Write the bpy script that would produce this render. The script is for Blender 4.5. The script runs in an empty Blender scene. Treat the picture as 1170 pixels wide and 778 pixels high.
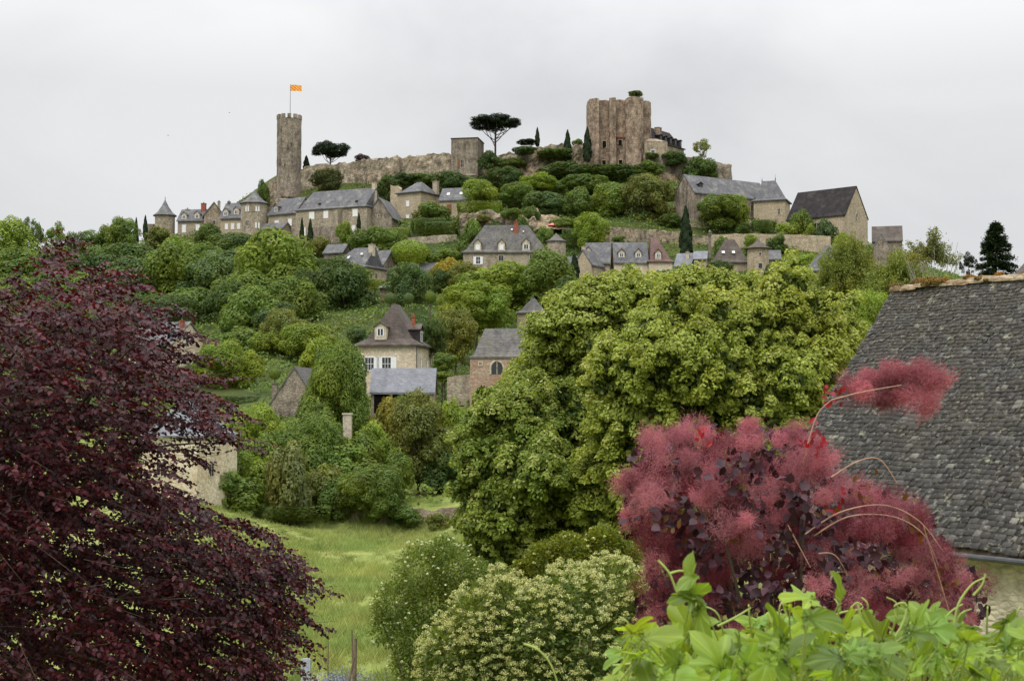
import bpy, math, random
import numpy as np
from mathutils import noise, Vector
rng = np.random.default_rng(11); random.seed(11)
S = bpy.context.scene; COL = S.collection
F = 1625.0; CX = 585.0; CY = 389.0; PITCH = math.atan(81/1625)
cP, sP = math.cos(PITCH), math.sin(PITCH)
R = math.radians

def P(px, py, Y):
    """point of the place at distance Y that is seen in this direction"""
    u = (px-CX)/F; v = (CY-py)/F
    t = Y/(cP-v*sP)
    return np.array([u*t, Y, (sP+v*cP)*t])
def PA(px, py, Y):
    px = np.asarray(px, float); py = np.asarray(py, float); Y = np.asarray(Y, float)
    v = (CY-py)/F; t = Y/(cP-v*sP)
    return np.stack([(px-CX)/F*t, Y+0*t, (sP+v*cP)*t], -1)

# ------------------------------------------------------------------ objects
def link(o, parent=None):
    COL.objects.link(o)
    if parent is not None: o.parent = parent
    return o
def tag(o, label=None, cat=None, group=None, kind=None):
    if label: o['label'] = label
    if cat: o['category'] = cat
    if group: o['group'] = group
    if kind: o['kind'] = kind
    return o
def empty(name, loc, label, cat, group=None, rz=0):
    o = bpy.data.objects.new(name, None); o.empty_display_size = .5
    o.location = [float(c) for c in loc]; o.rotation_euler = (0, 0, rz)
    link(o); return tag(o, label, cat, group)
def npmesh(name, V, Fc, mat, v=None, smooth=False):
    V = np.ascontiguousarray(V, dtype=np.float32); Fc = np.ascontiguousarray(Fc, dtype=np.int32)
    n, k = Fc.shape
    me = bpy.data.meshes.new(name)
    me.vertices.add(len(V)); me.vertices.foreach_set('co', V.ravel())
    me.loops.add(n*k); me.loops.foreach_set('vertex_index', Fc.ravel())
    me.polygons.add(n); me.polygons.foreach_set('loop_start', np.arange(0, n*k, k, dtype=np.int32))
    me.update(calc_edges=True)
    if v is not None:
        a = me.attributes.new('v', 'FLOAT', 'FACE'); a.data.foreach_set('value', np.asarray(v, np.float32))
    if smooth: me.polygons.foreach_set('use_smooth', np.ones(n, bool))
    if mat: me.materials.append(mat)
    return me
def obj(name, me, parent=None, loc=None, color=None):
    o = bpy.data.objects.new(name, me); link(o, parent)
    if loc is not None: o.location = [float(c) for c in loc]
    if color is not None: o.color = (*color, 1)
    return o

class MB:
    def __init__(s): s.v = []; s.f = []
    def poly(s, pts):
        b = len(s.v); s.v += [tuple(map(float, p)) for p in pts]; s.f.append(tuple(range(b, b+len(pts))))
    def faces(s, V, Fs):
        b = len(s.v); s.v += [tuple(map(float, p)) for p in V]; s.f += [tuple(i+b for i in f) for f in Fs]
    def box(s, x0, x1, y0, y1, z0, z1, M=None):
        V = [(x0,y0,z0),(x1,y0,z0),(x1,y1,z0),(x0,y1,z0),(x0,y0,z1),(x1,y0,z1),(x1,y1,z1),(x0,y1,z1)]
        if M: V = [M(*p) for p in V]
        s.faces(V, [(0,3,2,1),(4,5,6,7),(0,1,5,4),(1,2,6,5),(2,3,7,6),(3,0,4,7)])
    def tube(s, pts, rad, n=7, cap=True):
        V, Fs = tube_arrays(pts, rad, n); s.faces(V, [tuple(f) for f in Fs])
        if cap:
            b = len(s.v)-len(V); m = len(pts)
            s.f.append(tuple(b+i for i in range(n))[::-1]); s.f.append(tuple(b+(m-1)*n+i for i in range(n)))
    def ring(s, prof, n, cx=0, cy=0, rot=0, sx=1, sy=1):
        b = len(s.v); m = len(prof)
        for r, z in prof:
            for i in range(n):
                a = rot+2*math.pi*i/n
                s.v.append((cx+r*sx*math.cos(a), cy+r*sy*math.sin(a), z))
        for j in range(m-1):
            for i in range(n):
                s.f.append((b+j*n+i, b+j*n+(i+1) % n, b+(j+1)*n+(i+1) % n, b+(j+1)*n+i))
        s.f.append(tuple(b+i for i in range(n))[::-1]); s.f.append(tuple(b+(m-1)*n+i for i in range(n)))
    def build(s, name, mat, parent=None, smooth=False):
        me = bpy.data.meshes.new(name); me.from_pydata(s.v, [], s.f); me.update()
        if smooth:
            me.polygons.foreach_set('use_smooth', np.ones(len(me.polygons), bool))
        me.materials.append(mat)
        return obj(name, me, parent)

def tube_arrays(pts, rad, n=6):
    pts = np.asarray(pts, float); m = len(pts)
    T = np.gradient(pts, axis=0); T /= np.linalg.norm(T, axis=1)[:, None]+1e-9
    ref = np.array([0, 0, 1.]) if abs(T[0][2]) < .9 else np.array([1., 0, 0])
    A = np.cross(T, ref); A /= np.linalg.norm(A, axis=1)[:, None]+1e-9; B = np.cross(T, A)
    ang = np.arange(n)*2*math.pi/n
    rad = np.broadcast_to(np.asarray(rad, float), (m,))
    V = pts[:, None]+rad[:, None, None]*(A[:, None]*np.cos(ang)[None, :, None]+B[:, None]*np.sin(ang)[None, :, None])
    i = np.arange(n); Fs = []
    for j in range(m-1):
        Fs.append(np.stack([j*n+i, j*n+(i+1) % n, (j+1)*n+(i+1) % n, (j+1)*n+i], 1))
    return V.reshape(-1, 3), np.concatenate(Fs)
def tubes(lst, n=6):
    Vs, Fs, b = [], [], 0
    for pts, rad in lst:
        V, f = tube_arrays(pts, rad, n); Vs.append(V); Fs.append(f+b); b += len(V)
    return np.concatenate(Vs), np.concatenate(Fs)
def bez(a, b, c, n=7):
    t = np.linspace(0, 1, n)[:, None]; a, b, c = map(np.asarray, (a, b, c))
    return (1-t)**2*a+2*t*(1-t)*b+t*t*c
def unit(V): return V/(np.linalg.norm(V, axis=-1, keepdims=True)+1e-9)
def rdir(n): return unit(rng.normal(size=(n, 3)))

def diamonds(C, N, ln, wd):
    n = len(C); N = unit(N); T = unit(np.cross(N, rdir(n))); B = np.cross(N, T)
    ln = np.broadcast_to(ln, (n,))[:, None]; wd = np.broadcast_to(wd, (n,))[:, None]
    V = np.stack([C+T*ln, C+B*wd, C-T*ln, C-B*wd], 1).reshape(-1, 3)
    return V, np.arange(4*n).reshape(n, 4)
def leaves(C, A, N, ln, wd, fold=.25):
    """pointed leaf of two quads folded on the midrib; C base, A axis, N normal"""
    n = len(C); A = unit(A); N = unit(N-A*np.sum(N*A, 1)[:, None]); B = np.cross(N, A)
    ln = np.broadcast_to(ln, (n,))[:, None]; wd = np.broadcast_to(wd, (n,))[:, None]
    up = N*wd*fold
    t = C+A*ln-N*ln*.15
    V = np.stack([C, C+A*ln*.28+B*wd+up, C+A*ln*.68+B*wd*.85+up, t,
                  C+A*ln*.68-B*wd*.85+up, C+A*ln*.28-B*wd+up], 1).reshape(-1, 3)
    b = np.arange(n)[:, None]*6
    Fs = np.concatenate([b+np.array([[0, 1, 2, 3]]), b+np.array([[0, 3, 4, 5]])], 1).reshape(-1, 4)
    return V, Fs

# ------------------------------------------------------------------ materials
def nt(name):
    m = bpy.data.materials.new(name); m.use_nodes = True; t = m.node_tree; t.nodes.clear()
    out = t.nodes.new('ShaderNodeOutputMaterial'); return m, t, out
def nd(t, typ, **k):
    n = t.nodes.new(typ)
    for a, b in k.items(): setattr(n, a, b)
    return n
def mixc(t, fac, a, b, mode='MIX'):
    n = nd(t, 'ShaderNodeMix', data_type='RGBA', blend_type=mode)
    for s, x in ((0, fac), (6, a), (7, b)):
        if isinstance(x, (int, float)): n.inputs[s].default_value = x
        elif isinstance(x, (tuple, list)): n.inputs[s].default_value = (*x[:3], 1)
        else: t.links.new(x, n.inputs[s])
    return n.outputs[2]
def ramp(t, fac, stops):
    n = nd(t, 'ShaderNodeValToRGB'); e = n.color_ramp.elements
    while len(e) < len(stops): e.new(.5)
    for i, (p, c) in enumerate(stops):
        e[i].position = p; e[i].color = (*c[:3], 1) if isinstance(c, (tuple, list)) else (c, c, c, 1)
    t.links.new(fac, n.inputs[0]); return n.outputs[0]
def tex(t, typ, co, scale, **k):
    n = nd(t, typ)
    for a, b in k.items():
        if a in n.inputs: n.inputs[a].default_value = b
        else: setattr(n, a, b)
    n.inputs['Scale'].default_value = scale
    t.links.new(co, n.inputs['Vector']); return n
def coords(t, sc=(1, 1, 1), which='Object'):
    c = nd(t, 'ShaderNodeTexCoord'); m = nd(t, 'ShaderNodeMapping'); m.inputs['Scale'].default_value = sc
    t.links.new(c.outputs[which], m.inputs[0]); return m.outputs[0]
def bsdf(t, out, col, rough=.85, spec=.3, height=None, bd=.05, bs=.6):
    p = nd(t, 'ShaderNodeBsdfPrincipled')
    if isinstance(col, (tuple, list)): p.inputs['Base Color'].default_value = (*col, 1)
    else: t.links.new(col, p.inputs['Base Color'])
    if isinstance(rough, float): p.inputs['Roughness'].default_value = rough
    else: t.links.new(rough, p.inputs['Roughness'])
    p.inputs['Specular IOR Level'].default_value = spec
    if height is not None:
        b = nd(t, 'ShaderNodeBump'); b.inputs['Distance'].default_value = bd; b.inputs['Strength'].default_value = bs
        t.links.new(height, b.inputs['Height']); t.links.new(b.outputs[0], p.inputs['Normal'])
    t.links.new(p.outputs[0], out.inputs[0]); return p

def m_stone(name, ca, cb, cc, block=.45, grime=(.07, .06, .05), gr=.5, ivy=0.0, mid=0, mo=.75):
    m, t, out = nt(name)
    co = coords(t, (1, 1, 1.7))
    vo = tex(t, 'ShaderNodeTexVoronoi', co, 1/block)
    ed = tex(t, 'ShaderNodeTexVoronoi', co, 1/block, feature='DISTANCE_TO_EDGE')
    hue = nd(t, 'ShaderNodeSeparateColor'); t.links.new(vo.outputs['Color'], hue.inputs[0])
    base = ramp(t, hue.outputs[0], [(0, ca), (.5, cb), (1, cc)])
    big = tex(t, 'ShaderNodeTexNoise', coords(t), .16, Detail=6.0, Roughness=.65)
    base = mixc(t, ramp(t, big.outputs[0], [(.38, 0.), (.62, .8)]), base, mixc(t, .6, cb, cc), 'MIX')
    st = tex(t, 'ShaderNodeTexNoise', coords(t, (1, 1, .35)), .55, Detail=7.0, Roughness=.7)
    base = mixc(t, ramp(t, st.outputs[0], [(.47, 0.), (.68, gr)]), base, grime)
    if mid:
        md = tex(t, 'ShaderNodeTexNoise', coords(t, (1, 1, .5)), .9, Detail=8.0, Roughness=.8)
        base = mixc(t, .9, base, ramp(t, md.outputs[0], [(.38, .42), (.5, .95), (.62, 1.35)]), 'MULTIPLY')
    if ivy:
        iv = tex(t, 'ShaderNodeTexNoise', coords(t), .3, Detail=9.0, Roughness=.75)
        base = mixc(t, ramp(t, iv.outputs[0], [(.56, 0.), (.62, ivy)]), base, (.05, .075, .025))
    sp = tex(t, 'ShaderNodeTexNoise', coords(t), 3.5, Detail=4.0)
    base = mixc(t, .55, base, ramp(t, sp.outputs[0], [(.3, .55), (.7, 1.5)]), 'MULTIPLY')
    mort = ramp(t, ed.outputs['Distance'], [(0, .55), (.09, 1.)])
    base = mixc(t, mo, base, mort, 'MULTIPLY')
    bsdf(t, out, base, .92, .15, ed.outputs['Distance'], .12, .7)
    return m
def m_slate(name, ca, cb, lich=(.3, .3, .24), la=.5, sc=1.0, rg=.6, sp=.4):
    m, t, out = nt(name)
    co = coords(t, (1, 1, 1.6))
    vo = tex(t, 'ShaderNodeTexVoronoi', co, 3.2*sc)
    h = nd(t, 'ShaderNodeSeparateColor'); t.links.new(vo.outputs['Color'], h.inputs[0])
    base = mixc(t, h.outputs[0], ca, cb)
    w = tex(t, 'ShaderNodeTexWave', co, .9*sc, bands_direction='Z', Distortion=1.2, Detail=2.0)
    base = mixc(t, .35, base, ramp(t, w.outputs[0], [(0, .6), (1, 1.25)]), 'MULTIPLY')
    n1 = tex(t, 'ShaderNodeTexNoise', coords(t), .4, Detail=8.0, Roughness=.7)
    base = mixc(t, ramp(t, n1.outputs[0], [(.5, 0.), (.7, la)]), base, lich)
    n2 = tex(t, 'ShaderNodeTexNoise', coords(t, (1, 1, .3)), .8, Detail=6.0)
    base = mixc(t, .6, base, ramp(t, n2.outputs[0], [(.3, .6), (.7, 1.35)]), 'MULTIPLY')
    bsdf(t, out, base, rg, sp, vo.outputs['Distance'], .05, .5)
    return m
def m_plain(name, c, rough=.7, spec=.3, var=.35, sc=3.0):
    m, t, out = nt(name)
    n = tex(t, 'ShaderNodeTexNoise', coords(t), sc, Detail=5.0)
    col = mixc(t, 1.0, c, ramp(t, n.outputs[0], [(.3, 1-var), (.7, 1+var*.6)]), 'MULTIPLY')
    bsdf(t, out, col, rough, spec); return m
def m_leaf(name, trans=.42, rough=.55, spec=.25, lo=.62, hi=1.5, warm=(1.28, 1.04, .65), nsc=.5, col=None, tcol=(1.25, 1.15, .5), pale=None):
    """foliage: colour of the object x per-leaf variation x slow drift"""
    m, t, out = nt(name)
    if col is None:
        oi = nd(t, 'ShaderNodeObjectInfo'); base = oi.outputs['Color']
    else: base = col
    at = nd(t, 'ShaderNodeAttribute', attribute_name='v')
    c = mixc(t, 1.0, base, ramp(t, at.outputs['Fac'], [(0, lo), (1, hi)]), 'MULTIPLY')
    n = tex(t, 'ShaderNodeTexNoise', coords(t, which='Object'), nsc, Detail=3.0)
    c = mixc(t, ramp(t, n.outputs[0], [(.35, 0.), (.65, 1.)]), c, mixc(t, 1.0, c, warm, 'MULTIPLY'))
    if pale: c = mixc(t, ramp(t, at.outputs['Fac'], [(.62, 0.), (.92, .85)]), c, pale)
    p = nd(t, 'ShaderNodeBsdfPrincipled'); t.links.new(c, p.inputs['Base Color'])
    p.inputs['Roughness'].default_value = rough; p.inputs['Specular IOR Level'].default_value = spec
    tr = nd(t, 'ShaderNodeBsdfTranslucent'); t.links.new(mixc(t, 1.0, c, tcol, 'MULTIPLY'), tr.inputs[0])
    mx = nd(t, 'ShaderNodeMixShader'); mx.inputs[0].default_value = trans
    t.links.new(p.outputs[0], mx.inputs[1]); t.links.new(tr.outputs[0], mx.inputs[2])
    t.links.new(mx.outputs[0], out.inputs[0]); return m

M = {}
M['stone'] = m_stone('rubble stone', (.21, .165, .12), (.33, .275, .20), (.44, .385, .295), .5)
M['stone_far'] = m_stone('castle stone', (.23, .17, .12), (.33, .26, .185), (.41, .355, .27), .7, gr=.8, mid=1)
M['stone_keep'] = m_stone('keep stone', (.22, .14, .105), (.31, .215, .155), (.38, .31, .235), .6, gr=.8, mid=1)
M['stone_grey'] = m_stone('grey stone', (.175, .142, .11), (.24, .20, .155), (.32, .27, .215), .6, gr=.7, mid=1)
M['stone_ivy'] = m_stone('overgrown stone', (.16, .115, .08), (.27, .21, .145), (.38, .32, .235), .7, gr=.7, ivy=.8, mid=1)
M['stone_cream'] = m_stone('cream ashlar', (.46, .385, .27), (.54, .465, .34), (.60, .53, .41), 1.0, grime=(.34, .20, .09), gr=.4, mo=.25)
M['stone_pink'] = m_stone('pinkish render', (.28, .19, .14), (.34, .235, .175), (.36, .29, .22), 1.0, grime=(.30, .13, .09), gr=.6, mo=.3)
M['stone_tan'] = m_stone('tan stone', (.32, .25, .17), (.40, .325, .225), (.47, .395, .285), .5, gr=.35)
M['rock'] = m_stone('rock face', (.16, .11, .07), (.30, .21, .13), (.38, .30, .2), 1.8, gr=.8, ivy=.7, mid=1)
M['slate'] = m_slate('grey slate', (.07, .069, .076), (.118, .116, .123), rg=.7, sp=.3)
M['slate_dark'] = m_slate('dark slate', (.018, .0155, .017), (.032, .027, .028), la=.1, rg=.85, sp=.15)
M['slate_brown'] = m_slate('brown tile', (.058, .045, .038), (.088, .069, .058), la=.25, rg=.75, sp=.25)
M['slate_blue'] = m_slate('blue slate', (.12, .125, .145), (.17, .175, .195), la=.2)
M['slate_old'] = m_slate('old stone slate', (.065, .061, .058), (.125, .118, .11), lich=(.2, .185, .13), la=.5, rg=.75, sp=.25)
M['tile_red'] = m_slate('red brown tile', (.085, .04, .035), (.13, .065, .055), la=.1)
M['brick'] = m_plain('red brick', (.28, .09, .055), .85, .2)
M['stone_light'] = m_plain('pale dressed stone', (.48, .42, .32), .85, .2)
M['white'] = m_plain('white painted wood', (.74, .74, .73), .5, .4, .1)
M['greyblue'] = m_plain('grey blue paint', (.22, .25, .28), .6, .3, .15)
M['wood'] = m_plain('weathered wood', (.16, .12, .085), .85, .2, .4)
M['wood_door'] = m_plain('brown door wood', (.20, .085, .04), .7, .3)
M['glass'] = m_plain('window glass', (.02, .023, .027), .15, .6, .1)
M['dark'] = m_plain('painted interior shade', (.012, .011, .010), .95, .05)  # matte near-black, stands in for the shade inside openings
M['lead'] = m_plain('dark metal', (.06, .062, .068), .5, .5)
M['galv'] = m_plain('galvanised steel', (.42, .46, .52), .4, .6, .15)
M['bark'] = m_plain('grey brown bark', (.10, .08, .062), .9, .15, .5, 2.0)
M['bark_pale'] = m_plain('pale bark', (.33, .30, .26), .85, .15, .4, 4.0)
M['leaf'] = m_leaf('foliage')
M['leaf_con'] = m_leaf('conifer foliage', trans=.12, rough=.7, warm=(1.1, 1, .8))
M['flag_red'] = m_plain('orange red cloth', (.74, .20, .03), .8, .2, .05)
M['flag_yel'] = m_plain('yellow cloth', (.82, .46, .10), .8, .2, .05)
M['pink'] = m_plain('pink cloth', (.7, .2, .18), .8, .2, .05)
# ------------------------------------------------------------------ terrain
W = [(-30,0,-2.2),(0,0,-1.75),(30,0,-2.2),(0,-30,-1.8),(-60,-30,-2),(60,-30,-2),(0,4,-2.0),(5,9,-3.6),(-9,17,-6.2),(9,18,-6),
     (-22,15,-6),(22,20,-6.8),(8,32,-7.8),(18,32,-7.6),(0,24,-7.2),(-2,40,-11.2),(-20,40,-11.2),(26,46,-11.2),(50,40,-9.5),
     (-50,40,-10),(0,58,-13.2),(-18,60,-13),(20,60,-13.2),(-100,60,-9),(100,60,-8),(70,90,-6),(40,90,-9)]
PX = [(300,770,72),(450,770,72),(330,700,92),(450,690,92),(330,640,120),(500,640,120),(320,603,150),(520,600,150),(400,602,150),
      (300,583,154),(400,583,154),(530,580,154),(400,565,165),(300,550,170),(500,545,175),(450,500,185),(470,478,190),(450,467,202),(560,452,188),
      (270,452,205),(400,445,200),(340,475,190),(185,410,232),(200,572,140),(120,600,140),(20,560,140),
      (300,400,245),(200,362,290),(100,400,260),(0,420,250),(-200,420,250),(300,338,320),(100,286,378),(0,288,378),(-120,294,378),(-300,320,378),
      (190,276,396),(250,282,388),(310,288,374),(390,272,368),(410,328,310),(470,305,330),(440,282,343),(500,282,343),(475,250,375),(525,250,372),
      (350,242,392),(430,214,402),(500,206,402),(600,222,392),(560,256,352),(600,312,322),(540,310,320),(640,245,372),(700,322,312),(760,326,312),(700,300,325),(700,286,332),
      (740,248,352),(720,218,382),(830,256,348),(880,262,343),(950,285,322),(1000,285,325),(930,300,312),(860,312,300),(800,318,306),
      (705,192,400),(640,202,400),(760,206,396),(835,224,390),(1060,310,330),(1120,335,300),(1250,345,300),(1400,360,300),
      (540,378,268),(620,356,282),(480,352,272),(440,352,276),(700,410,240),(820,370,265),(900,366,268),(900,455,150),(1000,408,200),(1100,365,205),
      (1000,470,130),(1150,440,130),(1400,440,130),(800,620,75),(700,640,95),(600,560,150),(650,480,190)]
T = [tuple(w) for w in W]+[tuple(P(*p)) for p in PX]
for x, y, z in [(-66,412,70),(-50,415,70),(-20,418,71.5),(5,418,70),(28,415,70),(50,410,67),
                (-66,450,40),(0,455,45),(60,440,40),(-130,430,34),(-200,430,30),(120,420,22),(180,400,10),
                (0,520,0),(-150,520,-5),(150,520,-10),(0,650,-15),(-250,650,-15),(250,650,-15),(-300,300,15),(-300,150,-5),(-300,0,-8),
                (300,0,-8),(300,150,-5),(280,300,10),(300,450,-10),(-300,450,20),(0,-120,-3),(-200,-120,-4),(200,-120,-4)]:
    T.append((x, y, z))
T = np.array(T)
def tps(r2): return .5*r2*np.log(r2+1e-9)
_X = T[:, :2]/100; n_ = len(T)
_K = tps(((_X[:, None]-_X[None])**2).sum(-1))+np.eye(n_)*2e-4
_A = np.zeros((n_+3, n_+3)); _A[:n_, :n_] = _K; _A[:n_, n_] = 1; _A[:n_, n_+1:] = _X; _A[n_, :n_] = 1; _A[n_+1:, :n_] = _X.T
_w = np.linalg.solve(_A, np.concatenate([T[:, 2], np.zeros(3)]))
def gh(x, y):
    x = np.atleast_1d(np.asarray(x, float)); y = np.atleast_1d(np.asarray(y, float))
    q = np.stack([x, y], -1).reshape(-1, 2)/100
    z = tps(((q[:, None]-_X[None])**2).sum(-1))@_w[:n_]+_w[n_]+q@_w[n_+1:]
    d = np.maximum(np.abs(q[:, 0])-3.0, 0)+np.maximum(np.maximum(q[:, 1]-6.0, -1.2-q[:, 1]), 0)
    k = np.clip(d/1.5, 0, 1); k = k*k*(3-2*k)
    z = z*(1-k)+(-15)*k
    return z.reshape(x.shape)
def g1(x, y): return float(gh(x, y)[0])

def axis(core0, core1, step, far0, far1):
    a = list(np.arange(core0, core1+.1, step)); s = step
    while a[-1] < far1: s *= 1.35; a.append(a[-1]+s)
    s = step; b = []
    x = core0
    while x > far0: s *= 1.35; x -= s; b.append(x)
    return np.array(b[::-1]+a)
ax = axis(-150, 150, 2.2, -4000, 4000); ay = axis(-20, 460, 2.2, -3000, 6000)
GX, GY = np.meshgrid(ax, ay); GZ = np.concatenate([gh(GX[i], GY[i])[None] for i in range(len(ay))])
nz = np.array([noise.noise(Vector((x*.12, y*.12, 3))) for x, y in zip(GX.ravel(), GY.ravel())]).reshape(GX.shape)
GZ = GZ+nz*.35
nx, ny = len(ax), len(ay)
idx = np.arange(nx*ny).reshape(ny, nx)
Fq = np.stack([idx[:-1, :-1], idx[:-1, 1:], idx[1:, 1:], idx[1:, :-1]], -1).reshape(-1, 4)
m, t, out = nt('grassy ground')
co = coords(t)
n1 = tex(t, 'ShaderNodeTexNoise', co, .09, Detail=6.0, Roughness=.6)
n2 = tex(t, 'ShaderNodeTexNoise', coords(t, (1, .45, 1)), 1.4, Detail=8.0, Roughness=.7)
grass = mixc(t, ramp(t, n1.outputs[0], [(.35, 0.), (.65, 1.)]), (.16, .205, .045), (.23, .245, .08))
grass = mixc(t, .7, grass, ramp(t, n2.outputs[0], [(.3, .5), (.7, 1.4)]), 'MULTIPLY')
wild = mixc(t, ramp(t, n1.outputs[0], [(.4, 0.), (.6, 1.)]), (.035, .055, .015), (.07, .085, .025))
sep = nd(t, 'ShaderNodeSeparateXYZ'); tc = nd(t, 'ShaderNodeTexCoord'); t.links.new(tc.outputs['Object'], sep.inputs[0])
mr = nd(t, 'ShaderNodeMapRange'); t.links.new(sep.outputs['Y'], mr.inputs[0]); mr.inputs[1].default_value = 178; mr.inputs[2].default_value = 200
col = mixc(t, mr.outputs[0], grass, wild)
geo = nd(t, 'ShaderNodeNewGeometry'); s2 = nd(t, 'ShaderNodeSeparateXYZ'); t.links.new(geo.outputs['Normal'], s2.inputs[0])
rockc = mixc(t, ramp(t, n2.outputs[0], [(.3, 0.), (.7, 1.)]), (.16, .115, .07), (.30, .23, .15))
col = mixc(t, ramp(t, s2.outputs['Z'], [(.62, .8), (.74, 0.)]), col, rockc)
bsdf(t, out, col, .95, .1, n2.outputs[0], .3, .5)
g = obj('ground', npmesh('ground', np.stack([GX, GY, GZ], -1).reshape(-1, 3), Fq, m, smooth=True)); tag(g, kind='structure')

# meadow grass: leaning blades as one carpet
nb = 190000
px = rng.uniform(230, 640, nb); yy = 62+rng.random(nb)**1.0*92
xx = (px-585)/F*yy; zz = gh(xx, yy)
noi = np.array([noise.noise(Vector((a*.22, b*.11, 0))) for a, b in zip(xx, yy)])
noi2 = np.array([noise.noise(Vector((a*.05, b*.05, 7))) for a, b in zip(xx, yy)])
noi3 = np.array([noise.noise(Vector((a*.9, b*.5, 2))) for a, b in zip(xx, yy)])
h = (.26+.28*rng.random(nb))*(1+.8*noi+2.0*np.clip(noi3, -.3, 1))+.06
base = np.stack([xx, yy, zz-.05+.1*noi], 1); ang = rng.uniform(-3.14, 3.14, nb)
wid = .014+.018*rng.random(nb)
side = np.stack([np.cos(ang), np.sin(ang)*.3, 0*ang], 1); lean = np.stack([np.cos(ang)*.45+.08, rng.normal(0, .4, nb), np.ones(nb)*.8], 1)*h[:, None]
V = np.stack([base-side*wid[:, None], base+side*wid[:, None], base+lean*.6+side*wid[:, None]*.8, base+lean], 1).reshape(-1, 3)
mg = m_leaf('meadow grass blades', trans=.3, rough=.7, lo=.6, hi=1.4, warm=(1.45, 1.12, 1.2), nsc=.22, col=(.20, .275, .075), tcol=(1.05, 1.05, .7))
o = obj('meadow_grass', npmesh('meadow_grass', V, np.arange(4*nb).reshape(nb, 4), mg, np.clip(rng.random(nb)*.6+.4*(noi+.5)-.5*np.clip(noi3-.15, 0, 1), 0, 1)))
tag(o, kind='stuff', label='long light green meadow grass in the field below the village', cat='grass')

# low scrub covering the slope between the trees
nb = 300000
xx = rng.uniform(-150, 140, nb); yy = rng.uniform(156, 405, nb)
noi = np.array([noise.noise(Vector((a*.14, b*.14, 0)))+.5*noise.noise(Vector((a*.4, b*.4, 5))) for a, b in zip(xx, yy)])
zz = gh(xx, yy); pxx = CX+F*xx/yy
keep = ~((yy < 182)&(pxx > 395)&(pxx < 600)&(noi < .15))&~((yy < 225)&(yy > 182)&(pxx > 200)&(pxx < 300)&(noi < .2))
xx, yy, zz, noi = xx[keep], yy[keep], zz[keep], noi[keep]; nb = len(xx)
hh = np.clip(.5+noi*2.6, .05, 3.4)*rng.random(nb)**.35
C = np.stack([xx, yy, zz+hh], 1); N = rdir(nb)*.8+np.array([0, -.3, .8])
V, Fs = diamonds(C, N, .18+.2*rng.random(nb), .12+.14*rng.random(nb))
ms = m_leaf('scrub leaves', trans=.3, lo=.5, hi=1.5, warm=(1.7, 1.25, .9), nsc=.07, col=(.085, .15, .03))
o = obj('ground_cover', npmesh('ground_cover', V, Fs, ms, rng.random(nb)))
tag(o, kind='stuff', label='low green scrub and garden growth covering the hillside', cat='ground cover')
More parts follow.
